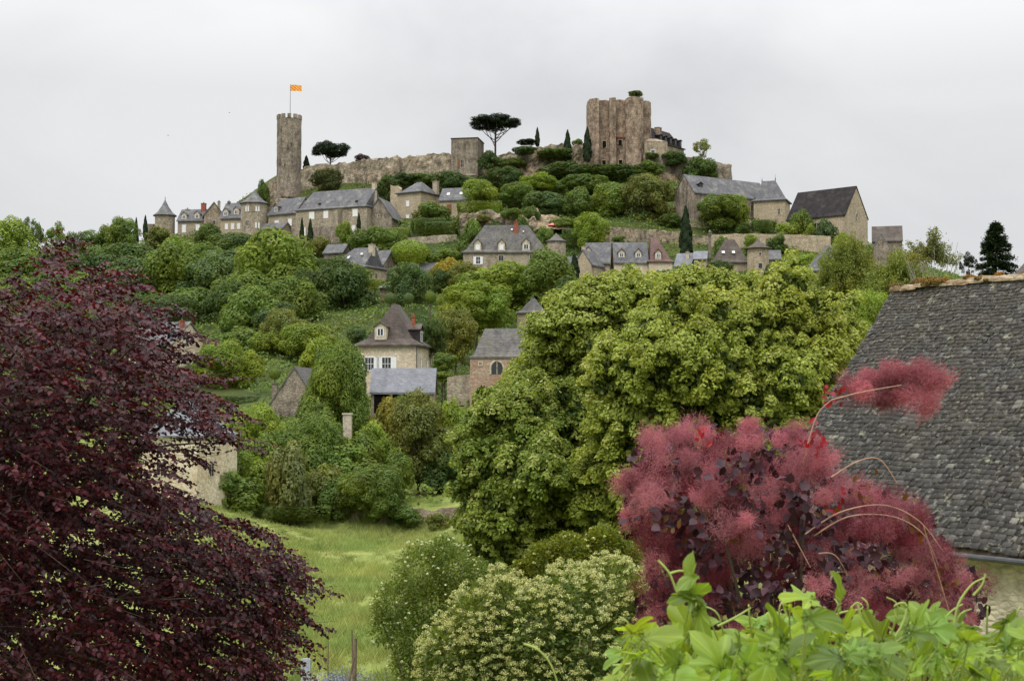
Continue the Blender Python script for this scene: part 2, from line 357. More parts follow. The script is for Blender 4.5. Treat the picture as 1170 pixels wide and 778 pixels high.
# ------------------------------------------------------------------ buildings
class House:
    def __init__(s, name, label, px0, py0, Y0, px1, rot, D, H, Rr, cat='house', kind='gable', axis='x', hips=(0, 0), wall='stone', roof='slate', ov=.45, flare=0, group=None, t=.18):
        A = P(px0, py0, Y0); a = R(rot); c, sn = math.cos(a), math.sin(a); u = (px1-CX)/F
        s.L = L = (u*Y0-A[0])/(c-u*sn); s.D = D; s.H = H; s.R = Rr; s.axis = axis; s.hips = hips; s.kind = kind
        s.e = empty(name, (A[0], A[1], A[2]-H), label, cat, group, a)
        s.wm = M[wall]; s.rm = M[roof]
        w = MB(); r = MB()
        if kind == 'gable':
            if axis == 'x': LX, LY, T = L, D, lambda x, y, z: (x, y, z)
            else: LX, LY, T = D, L, lambda x, y, z: (L-y, x, z)
            V = []
            for x in (0, LX): V += [T(x, 0, -4), T(x, LY, -4), T(x, LY, H), T(x, LY/2, H+Rr), T(x, 0, H)]
            w.faces(V, [(0, 1, 2, 3, 4)[::-1], (5, 6, 7, 8, 9), (0, 5, 9, 4)[::-1], (1, 2, 7, 6)[::-1]])
            k = Rr/(LY/2); dz = k*ov
            for sg in (0, 1):
                y0 = -ov if sg == 0 else LY+ov
                q = [(-ov*.5, y0, H-dz+.03), (LX+ov*.5, y0, H-dz+.03), (LX+ov*.5, LY/2, H+Rr+.03), (-ov*.5, LY/2, H+Rr+.03)]
                qa = [T(*p) for p in q]; qb = [T(p[0], p[1], p[2]+t*math.sqrt(1+k*k)) for p in q]
                r.faces(qa+qb, [(0, 3, 2, 1), (4, 5, 6, 7), (0, 1, 5, 4), (1, 2, 6, 5), (2, 3, 7, 6), (3, 0, 4, 7)])
        else:
            w.box(0, L, 0, D, -4, H)
            if axis == 'x': rd = [(hips[0], D/2), (L-hips[1], D/2)]
            else: rd = [(L/2, hips[0]), (L/2, D-hips[1])]
            def ring(o, z): return [(-o, -o, z), (L+o, -o, z), (L+o, D+o, z), (-o, D+o, z)]
            rings = [ring(ov, H-.25), ring(ov, H-.02)]
            fr = flare or .12
            i = fr*min(L, D)/2; rr = [( -ov*.3+i, H+Rr*fr*.62)]
            x0, y0 = i, i
            rings.append([(i, i, H+Rr*fr*.62), (L-i, i, H+Rr*fr*.62), (L-i, D-i, H+Rr*fr*.62), (i, D-i, H+Rr*fr*.62)])
            if axis == 'y' and False: pass
            V = [p for q in rings for p in q]; Fs = [(3, 2, 1, 0)]
            for j in range(len(rings)-1):
                for k in range(4): Fs.append((j*4+k, j*4+(k+1) % 4, (j+1)*4+(k+1) % 4, (j+1)*4+k))
            b = (len(rings)-1)*4; V += [(rd[0][0], rd[0][1], H+Rr), (rd[1][0], rd[1][1], H+Rr)]; p, q = len(V)-2, len(V)-1
            if axis == 'x': Fs += [(b, b+1, q, p), (b+1, b+2, q), (b+2, b+3, p, q), (b+3, b, p)]
            else: Fs += [(b, b+1, p), (b+1, b+2, q, p), (b+2, b+3, q), (b+3, b, p, q)]
            r.faces(V, Fs)
        s.wall = w.build('wall', s.wm, s.e); s.roof = r.build('roof', s.rm, s.e)
    def T(s, face):
        L, D = s.L, s.D
        if face == 'F': return lambda u, o, z: (u, -o, z)
        if face == 'R': return lambda u, o, z: (L+o, u, z)
        if face == 'L': return lambda u, o, z: (-o, D-u, z)
    def win(s, u, z, w=1.0, h=1.4, style='pane', face='F', parent=None, T=None, frame='stone_light', bars=1):
        """u, z: centre of the window on its face (u<0: share of the face)"""
        W_ = s.D if face in 'LR' else s.L
        if u <= 1.0: u = u*W_
        T = T or s.T(face); par = parent or s.e
        m = MB(); f = .14
        for a, b, c, d in ((u-w/2-f, u-w/2, z-h/2-f, z+h/2+f), (u+w/2, u+w/2+f, z-h/2-f, z+h/2+f), (u-w/2, u+w/2, z+h/2, z+h/2+f), (u-w/2, u+w/2, z-h/2-f, z-h/2)):
            m.box(a, b, -.02, .07, c, d, T)
        if style == 'shut':
            o = m.build('window', M[frame], par)
            for sg in (-1, 1):
                k = MB(); k.box(u+min(0, sg*w/2)+.01, u+max(0, sg*w/2)-.01, .0, .045, z-h/2, z+h/2, T); k.build('shutter', M['white'], par if parent is None else o)
            return o
        for i in range(bars):
            x = u-w/2+w*(i+1)/(bars+1); m.box(x-.03, x+.03, 0, .055, z-h/2, z+h/2, T)
        if bars > 1 or h > 1.2: m.box(u-w/2, u+w/2, 0, .05, z-.03, z+.03, T)
        o = m.build('window', M['white'] if style in ('open', 'white') else M[frame], par)
        k = MB(); k.box(u-w/2, u+w/2, -.02, .03, z-h/2, z+h/2, T); k.build('pane', M['glass'], o)
        if style == 'open' and parent is None:
            for sg in (-1, 1):
                k = MB(); x = u+sg*(w/2+f+w*.27); k.box(x-w*.27, x+w*.27, .01, .07, z-h/2-.05, z+h/2+.05, T); k.build('shutter', M['white'], par)
        return o
    def door(s, u, w=1.1, h=2.2, mat='wood_door', face='F', z0=0):
        if u <= 1: u *= s.L
        k = MB(); T = s.T(face); k.box(u-w/2, u+w/2, -.02, .05, z0, z0+h, T); return k.build('door', M[mat], s.e)
    def chimney(s, x, y, ztop, w=.8, d=.8, mat='stone', zb=None, pot=True):
        """ztop over the eaves"""
        if x <= 1: x *= s.L
        if y <= 1: y *= s.D
        k = MB(); zb = s.H-.5 if zb is None else zb; z = s.H+ztop
        k.box(x-w/2, x+w/2, y-d/2, y+d/2, zb, z); k.box(x-w/2-.08, x+w/2+.08, y-d/2-.08, y+d/2+.08, z, z+.14)
        o = k.build('chimney', M[mat], s.roof)
        if pot:
            k = MB(); k.ring([(.16, z+.14), (.13, z+.55)], 8, x, y); k.build('chimney_pot', M['brick'] if random.random() < .5 else M['lead'], s.roof)
        return o
    def dormer(s, u, dz, w=1.5, h=1.7, style='white', mat=None, rm=None, face='F', pk=.55, rise=.8):
        """front dormer sitting dz over the eaves"""
        L = s.L if face == 'F' else s.D; Dd = s.D if face == 'F' else s.L
        if u <= 1: u *= L
        if s.kind == 'gable' or (s.axis == 'x') == (face == 'F'): run = Dd/2
        else: run = s.hips[0] if face == 'F' else Dd/2
        k = run/s.R; y0 = max(dz*k-.15, .1); y1 = (dz+h+rise)*k+.4
        if face == 'F': T = lambda a, o, z: (a, o, z)
        elif face == 'R': T = lambda a, o, z: (s.L-o, a, z)
        else: T = lambda a, o, z: (o, s.D-a, z)
        z0 = s.H+dz-.3; z1 = s.H+dz+h
        b = MB(); b.box(u-w/2, u+w/2, y0, y1, z0, z1, T)
        b.faces([T(u-w/2, y0, z1), T(u+w/2, y0, z1), T(u, y0, z1+rise*.96), T(u-w/2, y1, z1), T(u+w/2, y1, z1), T(u, y1, z1+rise*.96)], [(0, 1, 2), (3, 5, 4)])
        dm = b.build('dormer', mat or M['stone_light'], s.e)
        r = MB()
        for sg in (-1, 1):
            q = [(u+sg*(w/2+.2), y0-.2, z1-.12), (u+sg*(w/2+.2), y1, z1-.12), (u, y1, z1+rise), (u, y0-.2, z1+rise)]
            r.faces([T(*p) for p in q]+[T(p[0], p[1], p[2]+.12) for p in q], [(0, 1, 2, 3), (4, 7, 6, 5), (0, 4, 5, 1), (1, 5, 6, 2), (2, 6, 7, 3), (3, 7, 4, 0)])
        r.build('dormer_roof', rm or s.rm, dm)
        m = MB(); ww = w*pk; zc = s.H+dz+h*.5; hh = h*.72
        T2 = (lambda a, o, z: T(a, y0-o, z))
        if style == 'dark': m.box(u-ww/2, u+ww/2, 0, .05, zc-hh/2, zc+hh/2, T2); m.build('window', M['glass'], dm); return dm
        for a, b_, c, d in ((u-ww/2-.08, u-ww/2+.05, zc-hh/2, zc+hh/2), (u+ww/2-.05, u+ww/2+.08, zc-hh/2, zc+hh/2), (u-ww/2, u+ww/2, zc+hh/2-.1, zc+hh/2), (u-ww/2, u+ww/2, zc-hh/2, zc-hh/2+.1), (u-.05, u+.05, zc-hh/2, zc+hh/2)):
            m.box(a, b_, 0, .06, c, d, T2)
        if style == 'shut': m.box(u-ww/2, u+ww/2, 0, .055, zc-hh/2, zc+hh/2, T2)
        m.build('window', M['white'], dm)
        if style != 'shut':
            m = MB(); m.box(u-ww/2, u+ww/2, 0, .03, zc-hh/2, zc+hh/2, T2); m.build('pane', M['glass'], dm)
        return dm
    def skylight(s, u, dz, w=.8, h=.9):
        if u <= 1: u *= s.L
        k = (s.D/2)/s.R; a = math.atan2(s.R, s.D/2); y = dz*k
        n = np.array([0, -math.sin(a), math.cos(a)]); d = np.array([0, math.cos(a), math.sin(a)]); c = np.array([u, y, s.H+dz])
        b = MB(); b.box(-w/2, w/2, -h/2, h/2, .1, .36, lambda x, q, z: tuple(c+np.array([x, 0, 0])+d*q+n*z))
        return b.build('skylight', M['white'], s.roof)
    def finial(s, x, y, h=1.2):
        k = MB(); z = s.H+s.R; k.ring([(.1, z-.2), (.12, z+h*.3), (.05, z+h*.4), (.02, z+h)], 6, x, y); return k.build('finial', M['lead'], s.roof)

def round_tower(name, label, px, py, Y, rpx, H, ch, wall='stone', roof='slate', n=28, ov=.45, fin=.8, cat='tower', rot=0):
    c = P(px, py, Y); r = rpx*Y/F
    e = empty(name, (c[0], c[1], c[2]-H), label, cat)
    w = MB(); w.ring([(r*1.04, -4), (r*1.02, 0), (r, H*.5), (r, H)], n, rot=rot); wo = w.build('wall', M[wall], e)
    k = MB(); k.ring([(r+ov, H-.15), (r+ov, H), (r*.72+ov*.3, H+ch*.2), (r*.36, H+ch*.58), (.06, H+ch)], n, rot=rot); ro = k.build('roof', M[roof], e)
    if fin:
        k = MB(); k.ring([(.09, H+ch-.15), (.1, H+ch+fin*.4), (.02, H+ch+fin)], 6); k.build('finial', M['lead'], ro)
    def win(ang, z, w=.7, h=1.1, style='pane'):
        a = R(ang-90); ca, sa = math.cos(a), math.sin(a)
        rr = r*1.0*(math.cos(math.pi/n) if n > 12 else .97)
        T = lambda u, o, zz: (ca*(rr+o)-sa*u, sa*(rr+o)+ca*u, zz)
        m = MB(); f = .13
        for q in ((-w/2-f, -w/2, z-h/2-f, z+h/2+f), (w/2, w/2+f, z-h/2-f, z+h/2+f), (-w/2, w/2, z+h/2, z+h/2+f), (-w/2, w/2, z-h/2-f, z-h/2)):
            m.box(q[0], q[1], -.05, .09, q[2], q[3], T)
        o = m.build('window', M['stone_light'], e)
        m = MB(); m.box(-w/2, w/2, -.05, .05, z-h/2, z+h/2, T); m.build('pane', M['glass'] if style == 'pane' else M['white'], o)
    e_win = win
    return e, r, win

def fbm(x, y, z): return noise.noise(Vector((x, y, z)))+.5*noise.noise(Vector((x*2.1, y*2.1, z*2.1)))+.25*noise.noise(Vector((x*4.3, y*4.3, z*4.3)))
def plan_solid(pts, z0, z1, step=.9, amp=.12, jag=.0, closed=True, seed=0):
    """walls rising from a plan; z1 list gives the top at every corner"""
    n = len(pts); Q = []
    rngs = range(n if closed else n-1)
    for i in rngs:
        a = np.array(pts[i], float); b = np.array(pts[(i+1) % n], float); za, zb = z1[i], z1[(i+1) % n]; da, db = z0[i], z0[(i+1) % n]
        m = max(1, int(np.linalg.norm(b-a)/step))
        for k in range(m):
            f = k/m; Q.append((*(a+(b-a)*f), da+(db-da)*f, za+(zb-za)*f))
    if not closed: Q.append((*pts[-1], z0[-1], z1[-1]))
    hmax = max(q[3]-q[2] for q in Q); rows = max(2, int(hmax/step))
    V = []; Fs = []; N = len(Q)
    for q in Q:
        top = q[3]+(jag*fbm(q[0]*.5+seed, q[1]*.5, 3.3) if jag else 0)
        for j in range(rows+1):
            z = q[2]+(top-q[2])*j/rows
            d = amp*fbm(q[0]*.45+seed, q[1]*.45, z*.45); d2 = amp*fbm(q[1]*.45, z*.45+9, q[0]*.45)
            V.append((q[0]+d, q[1]+d2, z))
    r1 = rows+1
    for i in range(N if closed else N-1):
        k = (i+1) % N
        for j in range(rows): Fs.append((i*r1+j, k*r1+j, k*r1+j+1, i*r1+j+1))
    if closed: Fs.append(tuple(i*r1+rows for i in range(N)))
    return V, Fs
def stone_wall(name, label, pts, hgt, mat='stone', thick=.7, jag=.3, amp=.15, cat='wall', group=None, step=.9):
    """pts: (px, py of the top, Y)"""
    C = [P(*p) for p in pts]; o = C[0].copy()
    hs = hgt if isinstance(hgt, (list, tuple)) else [hgt]*len(C)
    pl = []; zt = []; zb = []
    for i, c in enumerate(C):
        d = C[min(i+1, len(C)-1)]-C[max(i-1, 0)]; d = d[:2]/np.linalg.norm(d[:2]); nn = np.array([-d[1], d[0]])
        pl.append((c[:2]-o[:2], c[:2]-o[:2]+nn*thick)); zt.append(c[2]-o[2]); zb.append(c[2]-o[2]-hs[i])
    pts2 = [p[0] for p in pl]+[p[1] for p in pl][::-1]
    V, Fs = plan_solid(pts2, zb+zb[::-1], zt+zt[::-1], step=step, amp=amp, jag=jag, seed=pts[0][0]*.13)
    Fs = Fs[:-1]
    # cap as a strip of quads
    me = MB(); me.faces(V, Fs)
    rows = max(2, int(max(a-b for a, b in zip(zt, zb))/step)); r1 = rows+1; N = len(V)//r1
    half = N//2
    for i in range(half-1):
        a, b = i, i+1; c, d = N-1-i, N-2-i
        if b < d: me.f.append((a*r1+rows, b*r1+rows, d*r1+rows, c*r1+rows))
    ob = me.build(name, M[mat]); ob.location = o; tag(ob, label, cat, group); return ob

H_ = House
# ---- the left end of the village on the ridge
e, r, w = round_tower('turret', 'round stone turret with a pointed slate cone, leftmost building of the ridge', 188.5, 246.5, 400, 11.2, 11, 4.5, 'stone', 'slate', ov=.55, fin=1.0)
w(-25, 5.5, .9, 1.6, 'w')
stone_wall('stone_wall', 'low stone wall between the small cypress and the pointed turret', [(166, 256, 402), (179, 256, 402)], 7, 'stone_grey', jag=.1)
h = H_('stone_house', 'narrow stone house beside the pointed turret with two white windowed dormers', 203, 252, 398, 233, -6, 8, 8, 3.4, ov=.5)
h.dormer(.22, .15, 1.5, 1.5); h.dormer(.68, .35, 1.5, 1.5); h.chimney(.18, .5, 3.6, .9, 1); h.chimney(.78, .45, 5.1, 1.2, 1.2, 'brick')
h.win(.23, 5.7, 1.1, 2.2, 'shut'); h.win(.72, 5.7, 1.1, 2.2, 'shut'); h.win(.23, 1.8, 1.1, 1.2, 'shut'); h.win(.72, 2.2, 1.1, 1.4, 'shut')
h = H_('stone_house', 'tall stone house turning its bare gable to the valley right of the red chimney', 233, 246, 396, 254, 12, 9, 9, 3.6, axis='y', wall='stone_far')
h.win(.5, 7, .8, 1.1)
h.chimney(.75, .3, 4.2, .8, .8)
h = H_('stone_house', 'tan house with a sloping slate roof, two dormers and a broad dark chimney', 252, 249, 389, 278, -12, 8, 9, 4.3, wall='stone_tan')
h.dormer(.2, .3, 1.5, 1.6); h.dormer(.62, .7, 1.5, 1.6); h.chimney(.85, .5, 5.6, 1.7, 1.4, 'stone_grey'); h.chimney(.1, .5, 4.9, .7, .7, 'stone_grey')
for u in (.25, .5, .75): h.win(u, 6.6, .9, 1.6, 'shut'); h.win(u, 2.4, .9, 1.6, 'shut')
e, r, w = round_tower('tower_house', 'eight sided stone tower house with a flared slate roof in the left village row', 291, 233, 380, 15.8, 11, 3.6, 'stone', 'slate', n=8, ov=.5, fin=.4, rot=R(22.5))
for z in (9.2, 5.4, 1.8): w(-22, z, 1.0, 1.4, 'w' if z > 9 else 'pane')
w(22, 9.2, 1.0, 1.3, 'w'); w(22, 4.8, 1.2, 1.5, 'w')
h = H_('stone_house', 'small stone house right of the eight sided tower, stone gable on its right', 307, 245, 378, 337, -30, 7.5, 9, 4.2, wall='stone')
h.dormer(.25, .3, 1.5, 1.7, mat=M['stone_grey']); h.win(.3, 6.2, 1.4, 1.9, 'shut'); h.win(.78, 6.4, 1.2, 1.8, 'shut'); h.win(.5, 6.0, 1.2, 1.8, 'pane', 'R'); h.chimney(.04, .4, 4.8, .9, .9)
h.win(.3, 2.2, .9, 1.3); h.win(.75, 2.2, .9, 1.3)
h = H_('lean_to', 'low slate roofed annex below the small house right of the eight sided tower', 299, 262, 374, 322, -25, 4, 4, 1.5, cat='outbuilding', wall='stone')
h.win(.7, 2.2, .6, 1.0)
# ---- long house
h = H_('long_house', 'long two storey stone house with a big grey slate roof under the castle wall', 338, 240.5, 372, 418, -24, 10, 9, 5.4, hips=(2.2, 0), kind='hip', wall='stone', ov=.4)
for u, z, wd, hh in ((.23, 7.4, 1.5, 1.9), (.43, 7.4, 1.4, 1.9), (.84, 7.4, 1.5, 1.9), (.12, 3.2, 1.0, 2.2), (.3, 2.8, 1.2, 1.2), (.4, 3.0, .8, 1.8), (.82, 3.0, 1.0, 2.2)): h.win(u, z, wd, hh, 'shut')
k = MB(); k.box(h.L*.62, h.L*.66, -2.2, 0, -1, 8.2); k.build('buttress', h.wm, h.e)
h.chimney(h.L-.6, .5, 6.6, 1.0, 1.0, 'stone_light'); h.chimney(.06, .8, 5.0, 1.6, 1.6, 'stone_tan')
for u in (.3, .82):
    k = MB(); k.box(h.L*u-.35, h.L*u+.35, 1.3, 1.9, h.H+1.2, h.H+1.75); k.build('roof_vent', M['slate_dark'], h.roof)
h = H_('gabled_barn', 'grey stone barn with a steep gable joined to the right of the long house', 418, 249, 366, 447, -14, 9, 9, 4.9, axis='y', wall='stone_grey', cat='barn')
h.win(.5, 9.4, .5, .6); h.win(.5, 6.3, .8, .4)
h.chimney(.1, .2, 2.8, .1, .1, pot=False)
stone_wall('terrace_wall', 'white edged terrace wall in front of the long house', [(357, 259.5, 364), (388, 259, 362)], 5, 'stone_grey', jag=0, amp=.08)
stone_wall('castle_gate_ruin', 'weathered stone wall stub behind the hip roofed house', [(446, 214, 382), (457, 216, 380)], 7, 'stone_tan', jag=1.2, cat='ruin')
h = H_('hip_roofed_house', 'square two storey stone house with a low hipped slate roof above the terraces', 454, 221, 378, 480, -32, 9.5, 9, 3.3, kind='hip', hips=(3, 3), wall='stone_tan', ov=.6)
h.win(.45, 6, 1.0, 1.5, 'shut'); h.win(.45, 2.2, 1.0, 1.6, 'shut'); h.win(.4, 6, .9, 1.5, 'pane', 'R'); h.chimney(.9, .85, 3.6, 1.5, 1.0, 'stone')
h.finial(3, 4.75, .6)
h = H_('low_house', 'low stone house with two white skylights in its slate roof', 502, 229, 374, 536, -14, 7, 5, 3.4, wall='stone_tan', ov=.4)
h.skylight(.25, 1.6); h.skylight(.68, 1.7); h.door(.33, 1.3, 2.6, z0=1.2)
stone_wall('terrace_wall', 'long low retaining wall under the dark hedges left of the mansion', [(463, 272, 346), (500, 269, 345), (522, 268, 345)], 5, 'stone', jag=.2)
# ---- lower group by the round clipped hedge
h = H_('hipped_cottage', 'grey roofed cottage with a clay topped chimney below the long house', 373, 306.5, 312, 417, -27, 8.5, 5, 4.6, kind='hip', hips=(4.5, 0.1), wall='stone_tan', roof='slate', ov=.5)
h.chimney(h.L-.7, .42, 5.0, 1.1, 1.0, 'stone_light', zb=h.H+2.5); h.skylight(.45, 2.2, .4, .8); h.win(.5, 3.2, .8, 1.1, 'pane', 'R'); h.skylight(.75, 2.8, .5, .5)
h = H_('side_wing', 'narrow slate roofed wing with its own chimney right of the clay topped chimney', 418, 303, 318, 438, -30, 6, 5, 3.2, wall='stone_grey', cat='house')
h.chimney(.1, .5, 4.2, 1.0, .9, 'stone_light')
h = H_('shed', 'small grey slate roofed shed above the dark hedge below the long house', 370, 289, 338, 391, -20, 5, 3, 2.0, wall='stone_grey', cat='shed')
h = H_('shed', 'tiny shed with a flat pale roof left of the clipped bushes', 434, 329, 285, 449, -10, 3, 2.4, .3, wall='wood', roof='slate_blue', cat='shed')
h = H_('shed', 'low slate roofed garden shed between the round clipped hedge and the yellow shrub', 478, 309, 318, 496, -20, 3, 2, 1.5, wall='stone_grey', cat='shed')
# ---- mansion
h = H_('mansion', 'mansion with a tall hipped slate roof, three stone dormers and a red chimney', 529, 288, 320, 628, 0, 9.5, 6, 6.7, kind='hip', hips=(4.8, 4.8), wall='stone', roof='slate_old', ov=.4, flare=.14)
h.dormer(.17, .2, 1.6, 1.8, 'shut', pk=.5, rise=.9); h.dormer(.445, .2, 1.6, 1.8, 'shut', pk=.5, rise=.9); h.dormer(.73, .35, 1.8, 1.7, 'white', rise=1.1)
h.win(.175, 4.1, .9, 1.6, 'open'); h.win(.44, 4.6, 1.1, 1.2, 'pane'); h.win(.8, 4.4, 1.1, 1.8, 'pane'); h.chimney(.615, .4, 7.2, .9, .9, 'brick', zb=h.H+3)
h.skylight(.565, 5.4, .35, .4); h.skylight(.7, 4.9, .25, .3)
k = MB(); k.box(h.L-.1, h.L+.05, -.12, .03, -2, 5.9); k.build('downpipe', M['lead'], h.e)
e, r, w = round_tower('stair_tower', 'round stone stair tower with a low slate cone on the right end of the mansion', 635.5, 276, 321, 11.0, 8, 1.9, 'stone', 'slate_old', ov=.35, fin=0)
stone_wall('retaining_wall', 'patchy rock retaining wall behind the left of the mansion roof', [(527, 247, 338), (545, 243, 338), (560, 242, 338), (590, 247, 337), (612, 250, 336)], 12, 'stone_ivy', jag=1.2, amp=.8, step=.6)
stone_wall('ruined_wall', 'pale broken stone wall above the right end of the mansion', [(607, 243, 346), (613, 238, 346), (619, 248, 345), (634, 254, 345)], 7, 'stone_tan', jag=1.0, amp=.4, cat='ruin')
k = MB(); k.ring([(1.1, 0), (1.0, .2), (.05, .7)], 8); k.ring([(.04, -2), (.04, .3)], 6)
o = k.build('parasol', M['pink']); o.location = P(631, 258, 343); tag(o, 'small pink parasol above the stair tower of the mansion', 'parasol')
# ---- row right of the mansion
h = H_('cottage', 'stone cottage with a grey roof squeezed between mansion tower and small cypress', 640, 307, 312, 654, -38, 6, 4, 2.6, wall='stone_tan')
h = H_('slate_roofed_house', 'narrow house with a steep slate roof and a tall stone dormer', 669, 300, 310, 697, -6, 8, 6, 4.5, wall='stone_tan', roof='slate')
h.dormer(.12, -.9, 1.8, 3.2, 'shut', mat=M['stone_light'], rise=1.2); h.chimney(-.1, .3, 3.6, .9, .9, 'stone_light'); h.win(.6, 4.7, 1.0, 1.4, 'shut')
h = H_('gabled_cottage', 'low stone cottage with a diagonal pale gable edge beside the small cypress', 656, 303, 306, 676, -30, 6, 5, 3.0, axis='y', wall='stone_tan', roof='slate', ov=.3)
h = H_('twin_dormer_house', 'cream house with two square white dormers in its slate roof', 702, 299.5, 308, 741, 0, 7, 7, 4.4, wall='stone_cream', roof='slate', ov=.35)
h.dormer(.22, .9, 1.4, 1.3); h.dormer(.72, .9, 1.4, 1.3)
h.win(.5, 4.2, 1, 1.3, 'shut')
h = H_('red_roofed_house', 'cream house under a steep red brown pyramid roof', 741.5, 298.5, 307, 769, 3, 6.5, 7, 5.6, kind='hip', hips=(.9, 2.9), axis='x', wall='stone_cream', roof='tile_red', ov=.4)
h.dormer(.4, .6, 1.3, 1.3); h.win(.5, 4.6, 1, 1.2, 'shut')
h = H_('cottage', 'small cottage whose blue grey roof shows right of the red brown roof', 771, 304, 312, 790, -20, 6, 5, 2.8, wall='stone_tan', roof='slate_blue'); h.chimney(.7, .3, 3.0, .7, .7, 'stone_light')
h = H_('cottage', 'small slate roofed cottage between the tall cypress and the brown hipped roof', 793, 296, 310, 808, -10, 6, 5, 1.8, wall='stone_tan', roof='slate_blue')
h = H_('brown_roofed_house', 'stone house with a brown hipped roof and two white skylights', 815, 299.5, 302, 858, 0, 8, 6, 5.3, kind='hip', hips=(3.1, 2.6), wall='stone_tan', roof='slate_brown', ov=.4, flare=.12)
h.skylight(.3, 2.1, .6, .6); h.skylight(.58, 2.1, .6, .6); h.win(.3, 4, 1, 1.3); 
e, r, w = round_tower('round_tower', 'round stone tower with a shallow slate cone beside the brown hipped roof', 866, 284, 299, 12.2, 7.5, 2.0, 'stone_tan', 'slate_brown', ov=.65, fin=0)
w(2, 6.1, .45, .5); w(2, 3.6, .8, 1.1)
h = H_('cottage', 'low slate roofed cottage right of the shallow coned tower', 878, 296, 303, 893, -8, 5, 5, 1.9, wall='stone_tan', roof='slate')
k = MB(); k.box(-.3, .3, -.3, .3, -2, 3.2); k.box(-.45, .45, -.45, .45, 3.2, 3.5); k.ring([(.12, 3.5), (.3, 4.0), (.1, 4.4)], 8)
o = k.build('stone_pillar', M['stone_grey']); o.location = P(811, 285, 322); tag(o, 'dark stone pillar against the terrace wall right of the tall cypress', 'pillar')
k = MB(); k.box(-.6, .6, -.5, .5, -2, 1.6); k.box(-.75, .75, -.6, .6, 1.6, 1.85); k.ring([(.35, 1.85), (.5, 2.1), (.1, 2.5)], 8)
o = k.build('monument', M['stone_grey']); o.location = P(857.5, 265, 338); tag(o, 'small pale stone monument in front of the long church building', 'monument')
# terrace walls right
stone_wall('terrace_wall', 'long rubble terrace wall behind the slate roofs, between yellow green tree and cypress', [(688, 260, 336), (720, 261, 336), (760, 264, 335), (810, 270, 332)], [6, 6, 7, 8], 'stone_ivy', jag=.35)
stone_wall('terrace_wall', 'buff terrace wall below the church from the cypress to the chapel', [(812, 268, 330), (860, 267, 327), (905, 268, 323), (948, 270, 318)], [6, 6, 7, 8], 'stone_tan', jag=.2)
stone_wall('terrace_wall', 'low upper terrace wall behind the trees in front of the long church building', [(783, 250, 345), (830, 252, 344), (860, 256, 343)], 3, 'stone', jag=.2)
# ---- church
h = H_('church_building', 'long stone building with a plain slate roof at the foot of the castle', 793, 219.5, 345, 881, 33, 7.6, 8, 4.6, wall='stone_grey', roof='slate', ov=.3, cat='church building')
h.dormer(.12, 1.5, 1.4, .9, 'dark', mat=M['slate_dark'], rise=.5)
h.win(.12, 5.4, 1.2, 1.7, 'pane')
for u in (.68, .76, .84, .92): h.win(u, 5.5, .9, 1.5, 'pane'); 
for u in (.86, .93): h.win(u, 1.8, .9, 2.2, 'shut')
h.win(.6, 2.0, 1, 1.8, 'shut')
h = H_('church_tower', 'broad square church tower with a steep flared slate pavilion roof', 861, 229.5, 354, 899, -20, 7.5, 9, 5.4, kind='hip', hips=(1.5, 3.0), wall='stone_tan', roof='slate', ov=.5, cat='church')
h.finial(h.L-3.0, 3.75, 1.6); h.finial(1.5, 3.75, 1.0); h.win(.8, 6, .6, 1.3); h.win(.45, 6, .6, 1.5, 'pane', 'R')
h = H_('chapel', 'church nave with a very dark roof and a tan gable pierced by an oval window', 899, 252, 335, 968, -42, 10.6, 9, 6.9, wall='stone_tan', roof='slate_dark', ov=.25, cat='church')
T = h.T('F'); u = h.L*.52
m_ = MB(); prof = [(-.9, 4.2), (.9, 4.2)]+[(.9*math.cos(a), 6.6+1.2*math.sin(a)) for a in np.linspace(0, math.pi, 9)]
m_.poly([T(u+a, .04, b) for a, b in prof]); m_.build('window', M['glass'], h.e)
m_ = MB(); m_.tube([T(u+a*1.1, .06, b) for a, b in prof[2:]], .15, 5); m_.tube([T(u, .08, 4.2), T(u, .08, 7.7)], .08, 4); m_.build('window_arch', M['stone_light'], h.e)
T = h.T('R'); m_ = MB(); m_.poly([T(5.3+.45*math.cos(a), .04, 9.2+.7*math.sin(a)) for a in np.linspace(0, 2*math.pi, 16, endpoint=False)]); m_.build('window', M['glass'], h.e)
m_ = MB(); m_.tube([T(5.3+.5*math.cos(a), .05, 9.2+.75*math.sin(a)) for a in np.linspace(0, 2*math.pi, 16)], .1, 5, cap=False); m_.build('window_frame', M['stone_light'], h.e)
k = MB(); k.box(h.L-3.6, h.L-2.9, -1.1, 0, -2, 6.5); k.build('buttress', h.wm, h.e)
h = H_('stone_house', 'dull slate roofed house just right of the tan chapel gable', 997, 276, 318, 1033, -14, 8, 6, 3.6, wall='stone_grey', roof='slate_brown', ov=.3)
k = MB(); k.box(.5, 1.5, -.5, .1, 2, 2.3); h.win(.3, 4.4, 1, 1.2)
h = H_('gabled_house', 'pale edged little gable peeping over the birch below the dull slate roof', 998, 283, 308, 1018, -12, 7, 6, 2.8, axis='y', wall='stone_grey', roof='slate_blue', ov=.2)
h = H_('slate_roofed_house', 'house with a large plain slate slope half hidden by the limes below the chapel', 925, 309, 288, 985, 0, 9, 5, 5.6, kind='hip', hips=(4.2, 4), wall='stone_tan', roof='slate', ov=.5)
h.win(.4, 3.5, 1, 1.3)
h = H_('tan_house', 'tan walled house showing through the birches below the small gable', 1040, 318, 290, 1062, -10, 8, 7, 3.2, wall='stone_tan', roof='slate_brown')
